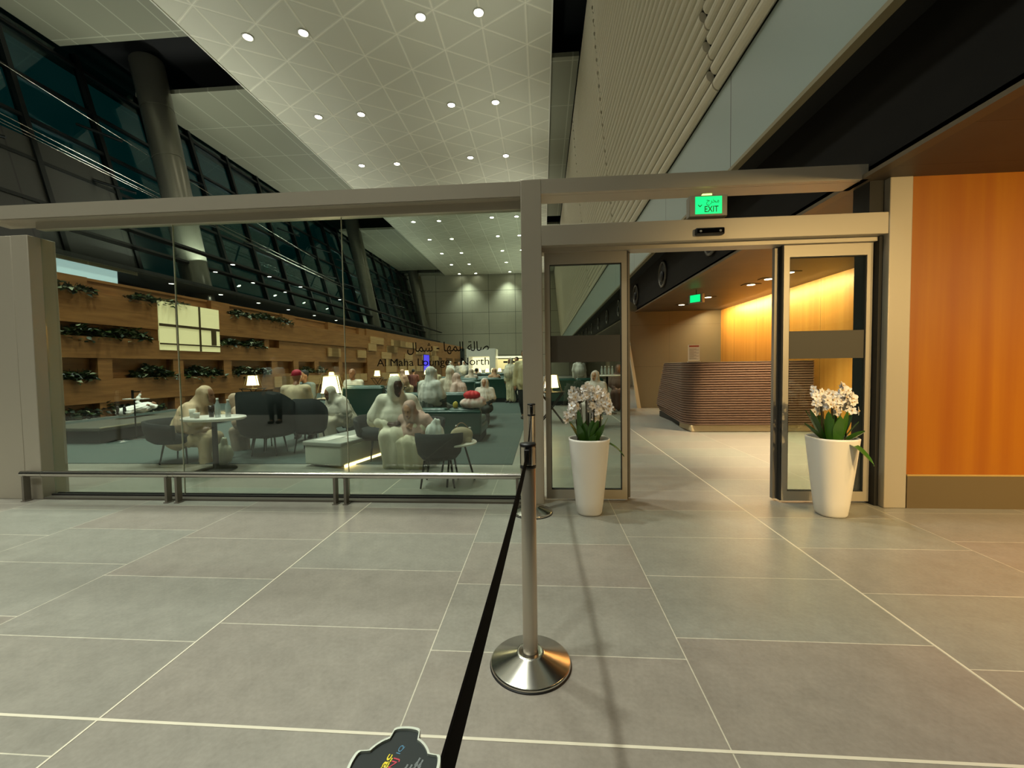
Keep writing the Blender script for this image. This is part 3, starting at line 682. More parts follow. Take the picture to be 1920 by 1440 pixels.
# ---------------------------------------------------------------- orchids in white planters
M_soil = mat('bark_soil', '#2a1e12', 0.9); M_stem = mat('orchid_stem', '#2f2a16', 0.5); M_ol = mat('orchid_leaf', '#35601c', 0.32); M_pet = mat('orchid_petal', '#ece7e2', 0.5)
M_lip = mat('orchid_lip', '#c9a870', 0.5)
def planter(loc, label, pw):
    p = thing('planter', label, 'planter', loc)
    pr_ = [(0.085, 0.0), (0.102, 0.004), (0.110, 0.02), (0.123, 0.12), (0.155, 0.42), (0.178, 0.655), (0.179, 0.67), (0.171, 0.674), (0.166, 0.66), (0.161, 0.60)]
    MB().lathe(pr_, 48, pw=pw).lathe([(0.0, 0.001), (0.085, 0.0)], 48, pw=pw).build('pot', M_white, p)
    MB().lathe([(0.162, 0.61), (0.0, 0.635)], 32, pw=pw).build('soil', M_soil, p)
    return p
def leaf_mb(mb, base, az, length, width, up, droop, seg=8):
    d = Vector((math.cos(az), math.sin(az), 0)); s = Vector((-math.sin(az), math.cos(az), 0)); vs = []
    for i in range(seg + 1):
        t = i / seg; p = Vector(base) + d * (length * t * math.cos(up) ) + Vector((0, 0, length * (t * math.sin(up) - droop * t * t)))
        w = width * (math.sin(PI * min(1, t * 0.92 + 0.08)) ** 0.6) / 2
        vs += [p - s * w + Vector((0, 0, .012)), p, p + s * w + Vector((0, 0, .012))]
    fs = []
    for i in range(seg):
        for j in (0, 1): fs.append((i * 3 + j, i * 3 + j + 1, i * 3 + j + 4, i * 3 + j + 3))
    mb.add(vs, fs, 0, True); return mb
def blossom(mb, c, nrm, s):
    q_ = Vector((0, 0, 1)).rotation_difference(Vector(nrm).normalized()).to_matrix().to_4x4(); T = Matrix.Translation(c) @ q_
    r0 = random.uniform(0, 6)
    for k in range(5):
        a = r0 + 2 * PI * k / 5; w = s * (0.62 if k in (1, 4) else 0.42); l = s * (1.0 if k in (1, 4) else 0.9)
        u = Vector((math.cos(a), math.sin(a), 0)); v = Vector((-math.sin(a), math.cos(a), 0))
        pts = [Vector((0, 0, 0)), u * l * .45 - v * w * .75 + Vector((0, 0, s * .12)), u * l * .85 - v * w * .45 + Vector((0, 0, s * .1)), u * l, u * l * .85 + v * w * .45 + Vector((0, 0, s * .1)), u * l * .45 + v * w * .75 + Vector((0, 0, s * .12))]
        mb.add([T @ p for p in pts], [(0, 1, 2, 3), (0, 3, 4, 5)], 0)
    mb.ell(T @ Vector((0, 0, s * .15)), (s * .16, s * .16, s * .2), 6, 4, 1)
def orchid(loc, label, stems, leaves, seed):
    random.seed(seed); o = thing('orchid', label, 'orchid', loc)
    for (bx, by, lx, ly, h) in stems:
        st = MB(); pts = []
        for i in range(9):
            t = i / 8; pts.append((bx + lx * t * 0.6, by + ly * t * 0.6, -0.02 + h * t))
        top = pts[-1]; arch = []
        for i in range(1, 8):
            t = i / 7; arch.append((top[0] + lx * (0.4 + 1.2) * t, top[1] + ly * 1.4 * t, top[2] + 0.055 * math.sin(PI * t * 0.8) - 0.10 * t * t))
        st.path(pts, 0.0045, 6); st.path([top] + arch, 0.003, 5)
        st.tube((bx + 0.008, by, 0), (bx + 0.008 + lx * .5, by + ly * .5, h * 0.9), 0.0028, n=5)
        so = st.build('stem', M_stem, o)
        for i, a in enumerate(arch):
            for rep in range(1 + i % 2):
                bl = MB(); nv = (random.uniform(-.8, .8), -1 + random.uniform(-.1, .5), random.uniform(-.2, .35))
                c = (a[0] + random.uniform(-.028, .028), a[1] - 0.015 + random.uniform(-.02, .02), a[2] - 0.012 - 0.05 * rep + random.uniform(-.015, .02))
                blossom(bl, c, nv, random.uniform(0.034, 0.044)); bl.build('blossom', [M_pet, M_lip], so)
    for lf in leaves: leaf_mb(MB(), *lf).build('leaf', M_ol, o)
    return o
planter((0.40, 3.73, 0), 'white tapered planter in front of the left glass door leaf', 2.3)
planter((2.46, 3.76, 0), 'white tapered planter in front of the right glass door leaf', 2.6)
random.seed(5)
def rl(n_, up=(1.0, 1.4), ln=(0.22, 0.36)):
    return [((0.07 * math.cos(a), 0.05 * math.sin(a), -0.01), a + random.uniform(-.3, .3), random.uniform(*ln), random.uniform(.06, .085), random.uniform(*up), random.uniform(0.0, .2)) for a in [2 * PI * i / n_ + 0.3 for i in range(n_)]]
orchid((0.40, 3.73, 0.63), 'white orchids with upright dark leaves in the left planter',
       [(-0.08, -0.02, -0.03, -0.02, 0.40), (-0.05, 0.03, -0.05, 0.0, 0.46), (-0.02, -0.03, -0.02, -0.02, 0.50), (0.01, 0.02, 0.03, -0.02, 0.33), (0.03, -0.03, 0.03, 0.0, 0.47), (0.06, 0.02, 0.04, -0.02, 0.43), (0.08, -0.02, 0.05, 0.0, 0.38), (-0.09, 0.03, -0.04, 0.01, 0.30), (0.0, 0.05, 0.0, 0.0, 0.42)],
       rl(11) + [((0.10, -0.04, 0.0), -0.25, 0.20, 0.06, 0.2, 0.75), ((-0.06, -0.06, 0), -2.2, 0.2, 0.075, 1.2, 0.1), ((0.02, -0.08, 0), -1.6, 0.22, 0.08, 1.35, 0.05)], 11)
orchid((2.46, 3.76, 0.63), 'white orchids with a leaf drooping over the rim in the right planter',
       [(-0.09, -0.02, -0.05, -0.02, 0.44), (-0.05, 0.03, -0.03, 0.0, 0.36), (-0.02, -0.03, -0.03, -0.02, 0.42), (0.0, 0.02, 0.01, -0.02, 0.36), (0.03, -0.03, 0.02, 0.0, 0.47), (0.06, 0.02, 0.03, -0.02, 0.44), (0.09, -0.02, 0.03, 0.0, 0.38), (0.05, 0.05, 0.03, 0.0, 0.40)],
       rl(10) + [((0.02, -0.09, 0.0), -1.1, 0.24, 0.08, 0.25, 0.85), ((-0.08, -0.03, 0), 3.3, 0.26, 0.075, 0.8, 0.1), ((0.1, -0.02, 0), 0.1, 0.2, 0.08, 0.6, 0.15), ((0.0, -0.06, 0), -1.6, 0.24, 0.085, 1.4, 0.05)], 12)

# ---------------------------------------------------------------- belt barrier
M_base = mat('spun_steel_base', '#cfccc4', 0.16, 1.0)
b_ = M_base.node_tree.nodes['Principled BSDF']; b_.inputs['Anisotropic'].default_value = 0.85
tg = M_base.node_tree.nodes.new('ShaderNodeTangent'); tg.direction_type = 'RADIAL'; tg.axis = 'Z'; M_base.node_tree.links.new(tg.outputs[0], b_.inputs['Tangent'])
M_post = mat('post_steel', '#c2b9aa', 0.32, 0.85)
def stanchion(loc, rz, label, head=True):
    s = thing('barrier_post', label, 'barrier post', loc, rz, 'belt barrier posts')
    MB().lathe([(0.0, 0.0), (0.172, 0.0), (0.176, 0.004), (0.176, 0.016), (0.171, 0.021), (0.062, 0.055), (0.058, 0.060), (0.052, 0.060), (0.034, 0.058)], 96).build('base', M_base, s)
    MB().lathe([(0.179, 0.0), (0.179, 0.005), (0.172, 0.006)], 64).build('rubber_rim', M_black, s)
    MB().lathe([(0.0325, 0.056), (0.0325, 0.876), (0.030, 0.88)], 40).build('pole', M_post, s)
    h = MB().lathe([(0.031, 0.872), (0.035, 0.874), (0.035, 0.884), (0.031, 0.885)], 32)
    h.build('collar', M_black, s)
    hp = MB()
    for a in range(4):
        A = PI / 4 + a * PI / 2; Mr = Matrix.Rotation(A, 4, 'Z'); hp.rbox(0.016, 0.034, -0.014, 0.014, 0.885, 0.972, 0.006, 2, 0, Mr)
    hp.lathe([(0.024, 0.884), (0.024, 0.97)], 24); hp.build('head', M_post, s)
    sl2 = MB()
    for a in range(4):
        Mr = Matrix.Rotation(a * PI / 2, 4, 'Z'); sl2.box(0.020, 0.0335, -0.0125, 0.0125, 0.892, 0.968, 0, Mr)
    sl2.build('belt_slot', M_black, s)
    MB().lathe([(0.036, 0.970), (0.036, 0.976), (0.033, 0.980), (0.0, 0.980)], 32).build('cap', M_black, s)
    return s
stanchion((-0.068, 1.80, 0), 0.1, 'brushed steel barrier post on a wide round base in the middle of the floor')
stanchion((-0.105, 3.72, 0), 0.05, 'steel barrier post standing against the central post of the glass wall')
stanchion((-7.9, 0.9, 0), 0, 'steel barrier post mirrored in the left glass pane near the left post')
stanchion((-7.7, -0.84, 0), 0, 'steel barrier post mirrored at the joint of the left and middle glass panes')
# foreground post head with label plate
fp = stanchion((-0.121, 0.311, 0), 0.0, 'barrier post with printed black top plate at the bottom edge')
for ch in list(fp.children):
    if ch.name.startswith(('cap',)): bpy.data.objects.remove(ch)
def plate(r1, r2, n_=96):
    P = []
    for i in range(n_):
        a = 2 * PI * i / n_; m_ = abs(((a - PI / 2 + PI / 4) % (PI / 2)) - PI / 4) / (PI / 4)   # 0 at lobe centre, 1 between
        k = 1 if m_ < 0.40 else (0.78 if m_ > 0.56 else 1 - 0.22 * (m_ - 0.40) / 0.16)
        P.append((r1 * k * math.cos(a), r1 * k * math.sin(a)))
    return P
P1 = plate(0.0365, 0); P2 = plate(0.0342, 0); N1 = len(P1)
pm = MB(); pm.add([(x, y, 0.955) for x, y in P1] + [(x, y, 0.9965) for x, y in P1] + [(x, y, 0.9965) for x, y in P2] + [(x, y, 0.993) for x, y in P2],
       [(k * N1 + i, k * N1 + (i + 1) % N1, (k + 1) * N1 + (i + 1) % N1, (k + 1) * N1 + i) for k in range(3) for i in range(N1)])
pm.build('top_casting', mat('pale_casting', '#c3c8bd', 0.35, 0.6), fp)
lp_ = MB().add([(x, y, 0.9945) for x, y in P2], [tuple(range(N1))]).build('label_plate', mat('charcoal_label', '#2c3130', 0.5, spec=0.2), fp)
M_y = mat('label_yellow', '#f0dc28', 0.5); M_w = mat('label_white', '#9fa6a6', 0.5); M_r = mat('label_red', '#c2384c', 0.5); M_b = mat('label_blue', '#4f86a8', 0.5)
def ltext(s, size, x, y, rz, m_, width, nm='label_text'):
    size *= .78; x *= .78; y = y * .78 + .004; width *= .78
    o = text(nm, s, size, (x, y, 0.9947), m_, rot=(0, 0, rz), ext=0.0001, width=width, parent=fp, bold=0.00008 if m_ is M_y else 0); return o
RZ = math.radians(78)
ltext('Beltrac', 0.0085, -0.0165, -0.040, RZ, M_y, 0.050)
ltext('people . control . systems', 0.0024, -0.0122, -0.030, RZ, M_y, 0.036)
ltext('SERIES', 0.0055, -0.0045, -0.036, RZ, M_b, 0.022)
ltext('/', 0.011, -0.0025, -0.011, RZ, M_w, 0.005)
ltext('NJ', 0.0085, -0.0005, -0.007, RZ, M_r, 0.012)
ltext('IQ', 0.0065, 0.0010, 0.010, RZ, M_b, 0.010)
for k, (x, l_) in enumerate(((0.0068, 0.034), (0.0112, 0.034), (0.0156, 0.042), (0.0196, 0.040))):
    ltext('USA +1 800 000   info@lines', 0.0036, x, -0.034, RZ, M_w, l_)
for k, x in enumerate((0.0285, 0.0325, 0.0365)): ltext('service and support', 0.0032, x, -0.026, RZ, M_w, 0.022)
def belt(p, q, label):
    p = Vector(p); q = Vector(q); d = (q - p).normalized(); s = Vector((-d.y, d.x, 0)) * 0.0012; mb = MB(); n_ = 12; vs = []
    for i in range(n_ + 1):
        t = i / n_; c = p.lerp(q, t) + Vector((0, 0, -0.015 * 4 * t * (1 - t)))
        vs += [c - s + Vector((0, 0, -.024)), c + s + Vector((0, 0, -.024)), c + s + Vector((0, 0, .024)), c - s + Vector((0, 0, .024))]
    fs = [(i * 4 + j, i * 4 + (j + 1) % 4, i * 4 + 4 + (j + 1) % 4, i * 4 + 4 + j) for i in range(n_) for j in range(4)] + [(0, 1, 2, 3), (n_ * 4 + 3, n_ * 4 + 2, n_ * 4 + 1, n_ * 4)]
    mb.add(vs, fs); o = thing('belt', label, 'belt', (0, 0, 0)); mb.build('webbing', mat('black_webbing', '#070504', 0.9, spec=0.05), o)
    e = MB(); e.rbox(-0.012, 0.012, -0.02, 0.0, -0.03, 0.03, 0.003, 2, 0, Matrix.Translation(q) @ Matrix.Rotation(math.atan2(d.y, d.x) - PI / 2, 4, 'Z')); e.build('belt_clip', M_black, o); return o
belt((-0.090, 0.318, 0.955), (-0.070, 1.768, 0.930), 'black retractable belt running from the bottom edge to the middle post')
belt((-0.071, 1.832, 0.930), (-0.104, 3.688, 0.930), 'black belt running from the middle post to the post at the glass wall')
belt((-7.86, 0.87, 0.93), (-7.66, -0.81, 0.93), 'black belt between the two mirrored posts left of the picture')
#PART4
# ---------------------------------------------------------------- people
def capsule(mb, p0, p1, r0, r1, n=12):
    p0 = Vector(p0); p1 = Vector(p1)
    mb.tube(p0, p1, r0, r1, n=n); mb.ell(p0, (r0,) * 3, n, 8); mb.ell(p1, (r1,) * 3, n, 8)
def remesh(name, mb, mats, vox, smooth=2, parent=None, paint=None, fold=0.0):
    o = mb.build(name, mats); md = o.modifiers.new('r', 'REMESH'); md.mode = 'VOXEL'; md.voxel_size = vox
    if smooth: m2 = o.modifiers.new('s', 'SMOOTH'); m2.iterations = smooth; m2.factor = 0.6
    bpy.context.view_layer.update()
    dg = bpy.context.evaluated_depsgraph_get(); me = bpy.data.meshes.new_from_object(o.evaluated_get(dg)); old = o.data
    o.modifiers.clear(); o.data = me; me.name = name; bpy.data.meshes.remove(old)
    me.materials.clear()
    for m in (mats if isinstance(mats, (list, tuple)) else [mats]): me.materials.append(m)
    if fold:
        for v in me.vertices:
            c = v.co; k = max(0, min(1, (1.3 - c.z)))
            a = math.atan2(c.y - 0.1, c.x)
            w = math.sin(a * 11 + 3 * math.sin(c.z * 5)) * math.sin(c.z * 9 + a * 3) * 0.5 + math.sin(a * 17 + c.z * 4) * 0.5
            v.co = c + v.normal * (fold * w)
    for p in me.polygons: p.use_smooth = True
    if paint:
        for p in me.polygons: p.material_index = paint(p.center)
    else:
        for p in me.polygons: p.material_index = 0
    if parent: o.parent = parent
    return o
SK = {'light': mat('skin_light', '#b98a6c', 0.5), 'mid': mat('skin_mid', '#8f6448', 0.5), 'dark': mat('skin_dark', '#4a3126', 0.5)}
M_eye = mat('eye_dark', '#1c1410', 0.3); M_lipc = mat('lip_tone', '#7c4238', 0.5); M_hair = mat('dark_hair', '#15110e', 0.6)
def fingers(mb, hand, d, side, up, s=1.0):
    hand = Vector(hand); d = Vector(d).normalized(); side = Vector(side).normalized(); up = Vector(up).normalized()
    capsule(mb, hand, hand + d * 0.07 * s, 0.032 * s, 0.034 * s, 8)
    mb.ell(hand + d * 0.045 * s, (0.035 * s, 0.035 * s, 0.03 * s), 8, 6)
    for k, l_ in enumerate((0.062, 0.07, 0.066, 0.052)):
        b0 = hand + d * 0.07 * s + side * (0.030 - 0.021 * k) * s
        b1 = b0 + (d * 0.8 - up * 0.35).normalized() * l_ * 0.5 * s; b2 = b1 + (d * 0.45 - up * 0.9).normalized() * l_ * 0.5 * s
        capsule(mb, b0, b1, 0.0095 * s, 0.0085 * s, 6); capsule(mb, b1, b2, 0.0085 * s, 0.007 * s, 6)
    t0 = hand + side * 0.028 * s + d * 0.015 * s; t1 = t0 + (side * 0.8 + d * 0.7).normalized() * 0.035 * s; t2 = t1 + (d * 0.9 - up * 0.3).normalized() * 0.028 * s
    capsule(mb, t0, t1, 0.012 * s, 0.010 * s, 6); capsule(mb, t1, t2, 0.010 * s, 0.008 * s, 6)
def person(label, loc, rz, pose='sit', scale=1.0, skin='mid', robe='#d9d0bc', scarf=None, hair=None, cap=None, lean=0.0, slump=0.0, trousers=None, turn=0.0, reach=None, group=None, vox=0.014, robe_len=True, belly=1.0, headtilt=0.0, sm=True, shirt=False):
    J = {}
    if pose == 'sit':
        hip = Vector((0, 0, 0.50)); ch = Vector((0, 0.03 + lean * 0.35, 0.90 - slump * 0.12)); nk = Vector((0, 0.05 + lean * 0.55, 1.06 - slump * 0.16)); hd = Vector((0, 0.09 + lean * 0.75, 1.20 - slump * 0.22))
        kn = [Vector((s * 0.13, 0.46, 0.50)) for s in (-1, 1)]; an = [Vector((s * 0.12, 0.44, 0.07)) for s in (-1, 1)]; toe = [a + Vector((0, 0.17, -0.03)) for a in an]
        hpj = [Vector((s * 0.10, 0.02, 0.50)) for s in (-1, 1)]
    else:
        hip = Vector((0, 0, 0.93)); ch = Vector((0, 0.01 + lean * .2, 1.30)); nk = Vector((0, 0.02 + lean * .3, 1.48)); hd = Vector((0, 0.04 + lean * .4, 1.63))
        st = 0.12 if pose == 'walk' else 0.0
        kn = [Vector((-0.10, 0.05 + st, 0.50)), Vector((0.10, 0.03 - st * .3, 0.50))]; an = [Vector((-0.10, st * 1.6, 0.08)), Vector((0.10, -st * 1.8, 0.09))]; toe = [a + Vector((0, 0.17, -0.035)) for a in an]
        hpj = [Vector((s * 0.095, 0, 0.90)) for s in (-1, 1)]
    sh = [nk + Vector((s * 0.18, -0.02, -0.075)) for s in (-1, 1)]
    if reach: hands = [Vector(reach[0]), Vector(reach[1])]
    elif pose == 'sit': hands = [Vector((-0.08, 0.30 + lean * .2, 0.64)), Vector((0.08, 0.33 + lean * .2, 0.63))]
    else: hands = [Vector((-0.25, 0.08, 0.86)), Vector((0.25, 0.05, 0.86))]
    elb = []
    for s, a, h in ((-1, sh[0], hands[0]), (1, sh[1], hands[1])):
        m_ = (a + h) / 2; L_ = (h - a).length; o = math.sqrt(max(0.0, 0.28 ** 2 - (L_ / 2) ** 2)); elb.append(m_ + Vector((s * 0.7, -0.45, -0.5)).normalized() * o)
    # head with face
    mb = MB(); Rm = Euler((headtilt, 0, turn)).to_matrix(); R4 = Rm.to_4x4()
    hp = lambda x, y, z: hd + Rm @ Vector((x, y, z))
    mb.ell(hp(0, -0.012, 0.022), (0.076, 0.094, 0.098), 16, 12, 0, R4); mb.ell(hp(0, 0.022, -0.045), (0.056, 0.066, 0.068), 14, 10, 0, R4)
    capsule(mb, hp(0, 0.082, 0.015), hp(0, 0.101, -0.022), 0.010, 0.014, 8); mb.ell(hp(0, 0.086, -0.057), (0.024, 0.012, 0.010), 8, 6, 0, R4)
    mb.ell(hp(0, 0.074, -0.095), (0.024, 0.02, 0.018), 8, 6, 0, R4); mb.ell(hp(0, 0.078, 0.034), (0.048, 0.012, 0.010), 8, 6, 0, R4)
    for s in (-1, 1): mb.ell(hp(s * 0.077, -0.008, 0.0), (0.010, 0.020, 0.030), 8, 6, 0, R4)
    capsule(mb, nk - Vector((0, 0, 0.03)), hp(0, -0.01, -0.05), 0.056, 0.050)
    capsule(mb, hip, ch, 0.135 * belly, 0.135); mb.ell(hip, (0.165, 0.12, 0.12)); mb.ell(ch, (0.165, 0.11, 0.14)); capsule(mb, sh[0], sh[1], 0.062, 0.062)
    capsule(mb, ch, nk, 0.12, 0.06)
    for i in (0, 1):
        capsule(mb, hpj[i], kn[i], 0.088, 0.058); capsule(mb, kn[i], an[i], 0.056, 0.038); capsule(mb, an[i], toe[i], 0.040, 0.030)
        capsule(mb, sh[i], elb[i], 0.050, 0.039); capsule(mb, elb[i], hands[i], 0.038, 0.026)
        d = (hands[i] - elb[i]).normalized(); sd_ = Vector((-1 if i else 1, 0, 0)); u_ = d.cross(sd_).normalized(); u_ = u_ if u_.z > 0 else -u_
        fingers(mb, hands[i], d, sd_ - d * sd_.dot(d), u_)
    eyes = [hp(s * 0.031, 0.086, 0.008) for s in (-1, 1)]; lipp = hp(0, 0.098, -0.057)
    hairc = hp(0, -0.03, 0.045)
    def paint(c):
        if any((c - e).length < 0.014 for e in eyes): return 1
        if (c - lipp).length < 0.016: return 2
        return 0
    body = remesh('person', mb, [SK[skin], M_eye, M_lipc], vox, 1, paint=paint)
    body.location = loc; body.rotation_euler = (0, 0, rz); body.scale = (scale,) * 3
    tag(body, label, 'person', group)
    if sm:                                                    # shoes
        shm = MB()
        for i in (0, 1): capsule(shm, an[i] + Vector((0, -0.03, -0.035)), toe[i] + Vector((0, 0.01, 0.0)), 0.050, 0.042)
        remesh('shoes', shm, mat('dark_shoes', '#2b2622', 0.6), 0.02, 1, body)
    rm = mat('cloth_' + robe.strip('#'), robe, 0.85, bump=(8, 0.7))
    r = MB(); lo = 0.03
    capsule(r, hip, ch, 0.17 * belly, 0.165); r.ell(ch, (0.205, 0.145, 0.16)); r.ell(hip, (0.20, 0.17, 0.15)); capsule(r, sh[0], sh[1], 0.085, 0.085); capsule(r, ch, nk - Vector((0, 0, 0.05)), 0.14, 0.075)
    for i in (0, 1):
        capsule(r, sh[i], elb[i], 0.075, 0.07); capsule(r, elb[i], hands[i] - (hands[i] - elb[i]).normalized() * 0.02, 0.065, 0.05)
    if robe_len:
        for i in (0, 1):
            capsule(r, hpj[i], kn[i], 0.125, 0.095); capsule(r, kn[i], an[i] + Vector((0, -0.01, 0.05)), 0.095, 0.088 if pose == 'sit' else 0.12)
        capsule(r, (hpj[0] + hpj[1]) / 2, (kn[0] + kn[1]) / 2, 0.13, 0.125); capsule(r, (kn[0] + kn[1]) / 2, (an[0] + an[1]) / 2 + Vector((0, -0.02, 0.08)), 0.115, 0.135)
    else:
        for i in (0, 1): capsule(r, hpj[i], hpj[i] + (kn[i] - hpj[i]) * 0.3, 0.11, 0.10)
    remesh('shirt' if shirt else 'robe', r, rm, vox * 1.5, 3, body, fold=0.022 if robe_len else 0.007)
    if trousers:
        t = MB()
        for i in (0, 1): capsule(t, hpj[i], kn[i], 0.105, 0.08); capsule(t, kn[i], an[i] + Vector((0, 0, 0.03)), 0.078, 0.062)
        remesh('trousers', t, mat('cloth_' + trousers.strip('#'), trousers, 0.85), vox * 1.5, 2, body, fold=0.004)
    if scarf:
        s_ = MB()
        s_.ell(hp(0, -0.045, 0.035), (0.098, 0.108, 0.108), 16, 12, 0, R4); capsule(s_, hp(0, -0.04, -0.03), nk + Vector((0, -0.02, -0.02)), 0.098, 0.11)
        for sx in (-1, 1): capsule(s_, hp(sx * 0.075, 0.01, 0.03), hp(sx * 0.05, 0.03, -0.11), 0.028, 0.036)
        capsule(s_, hp(-0.03, 0.035, -0.125), hp(0.03, 0.035, -0.125), 0.04, 0.04)
        capsule(s_, sh[0] + Vector((0, 0, 0.0)), sh[1], 0.10, 0.10); capsule(s_, nk + Vector((0, 0, -0.04)), ch + Vector((0, 0.03, -0.02)), 0.13, 0.20); capsule(s_, ch + Vector((0, 0.03, -0.02)), ch + Vector((0, 0.04, -0.14)), 0.21, 0.25)
        for i in (0, 1): capsule(s_, sh[i], elb[i] * 0.75 + sh[i] * 0.25, 0.095, 0.10)
        remesh('headscarf', s_, mat('cloth_' + scarf.strip('#'), scarf, 0.85, bump=(8, 0.7)), vox * 1.3, 3, body, fold=0.010)
    if hair or cap:
        h_ = MB(); h_.ell(hp(0, -0.030, 0.045), (0.084, 0.094, 0.094), 16, 12, 0, R4)
        if cap: h_ = MB(); h_.ell(hp(0, -0.020, 0.06), (0.088, 0.102, 0.085), 16, 12, 0, R4); h_.ell(hp(0, 0.10, 0.055), (0.06, 0.06, 0.012), 12, 8, 0, R4)
        remesh('cap' if cap else 'hair', h_, mat('cloth_' + cap.strip('#'), cap, 0.7) if cap else (mat('hair_' + hair.strip('#'), hair, 0.7)), 0.014, 1, body)
    return body

# ---------------------------------------------------------------- lounge furniture
M_cream = mat('cream_top', '#cfcabb', 0.35); M_grey = mat('grey_laminate', '#8c8e84', 0.5)
# low white bench unit with glowing foot
bu = thing('bench_unit', 'low white power bench with thick grey top beside the cream armchair guests', 'bench', (0, 0, 0))
A = (-3.28, 5.45); 
Mb = Matrix.Translation((-3.26, 5.42, 0)) @ Matrix.Rotation(math.radians(-14), 4, 'Z')
MB().rbox(0.02, 0.62, 0.02, 1.35, 0.03, 0.285, 0.02, 2, 0, Mb).build('body', mat('pale_unit', '#b9bcae', 0.5), bu)
MB().rbox(0, 0.64, 0, 1.38, 0.285, 0.345, 0.015, 2, 0, Mb).build('top', M_grey, bu)
MB().box(0.1, 0.32, 0.1, 0.5, 0.345, 0.348, 0, Mb).box(0.36, 0.58, 0.4, 1.1, 0.345, 0.348, 0, Mb).build('inset_panels', M_white, bu)
MB().box(0.60, 0.63, 0.1, 1.3, 0.0, 0.03, 0, Mb).build('light_strip', mat('strip_glow', '#ffe9c0', 0.5, emit='#ffd890', es=8), bu)
# lamps
M_shade = mat('lamp_shade_glow', '#fff6dc', 0.6, emit='#ffdf98', es=5.5); M_lf = mat('lamp_frame', '#6e6348', 0.4, 0.3)
lampo = None
def table_lamp(x, y, z, s, label):
    global lampo
    if lampo is None:
        o = thing('table_lamp', label, 'lamp', (x, y, z), 0, 'glowing lounge lamps')
        MB().lathe([(0.165, 0.09), (0.155, 0.095), (0.115, 0.36), (0.12, 0.362)], 24).lathe([(0.0, 0.35), (0.115, 0.35)], 24).build('lamp_shade', M_shade, o)
        f = MB()
        for sx in (-1, 1):
            for sy in (-1, 1): f.tube((sx * 0.225, sy * 0.10, 0), (sx * 0.125, sy * 0.06, 0.375), 0.007, n=6)
        f.box(-0.13, 0.13, -0.065, 0.065, 0.372, 0.38); f.build('lamp_frame', M_lf, o)
        MB().lathe([(0, 0), (0.07, 0), (0.07, 0.012), (0.012, 0.02), (0.012, 0.12), (0.0, 0.12)], 16).build('base', M_gold, o)
        lampo = o
    else: o = dup(lampo, (x, y, z), 0, label)
    o.scale = (s, s, s); return o
st_ = None
def side_table(x, y, h, label):
    global st_
    if st_ is None:
        o = thing('side_table', label, 'table', (x, y, 0), 0, 'dark side tables under the lamps')
        MB().rbox(-0.3, 0.3, -0.25, 0.25, 0.655, 0.68, 0.006, 2).build('tabletop', M_gold, o)
        for sy in (-1, 1):
            MB().tube((-0.26, sy * 0.2, 0), (0.26, sy * 0.2, 0.655), 0.013, n=8).build('leg', M_gold, o)
            MB().tube((0.26, sy * 0.2, 0), (-0.26, sy * 0.2, 0.655), 0.013, n=8).build('leg', M_gold, o)
        st_ = o
    else: o = dup(st_, (x, y, 0), 0, label)
    o.scale = (1, 1, h / 0.68); return o
LAMPS = [(-4.33, 8.3, 1.22, 'largest glowing lamp, between the red-capped guest and the tall green sofa back'), (-9.56, 13.2, 1.15, 'glowing lamp standing alone left of the dark high-backed chair'), (-4.62, 12.8, 1.15, 'glowing lamp above the white-robed guest with the dark face'),
         (-11.17, 21.5, 1.0, 'small glowing lamp showing just above the largest lamp'), (-9.28, 23, 1.1, 'small glowing lamp against the oak wall, next left of the lamp over the white-robed guest'), (-8.91, 27, 1.0, 'small glowing lamp under the lettering, beside the second window joint lamps'),
         (-7.73, 27.5, 1.0, 'small glowing lamp half behind a nearer lamp under the lettering'), (-5.25, 19.5, 1.15, 'glowing lamp above the guest in patterned grey wrap'), (-4.89, 22, 1.1, 'glowing lamp behind the guest in the beige headscarf'),
         (-5.18, 30, 1.1, 'first of the bright lamps in line before the white kiosk'), (-4.71, 31, 1.1, 'second of the bright lamps in line before the white kiosk'), (-4.38, 33, 1.1, 'third of the bright lamps in line before the white kiosk'), (-4.15, 35, 1.1, 'fourth of the bright lamps in line, beside the buffet counter'), (-3.81, 37, 1.1, 'last bright lamp in line, left of the standing white-robed figure')]
for x, Y, s, lab in LAMPS:
    side_table(x, Y, 0.72 if Y < 20 else 0.8, 'dark crossed-leg table under the ' + ' '.join(lab.replace('glowing ', '').split()[:10]))
    table_lamp(x, Y, 0.72 if Y < 20 else 0.8, s, lab)
for (x, y, w) in ((-4.25, 8.3, 22), (-7.2, 13.2, 22), (-3.6, 12.8, 22), (-5.2, 19.5, 30), (-4.8, 22, 30), (-5, 30, 60), (-4, 35, 60)):
    lamp('POINT', 'lamp_bulb', (x, y, 1.25), w * 1.6, (1, .82, .5), size=0.12)
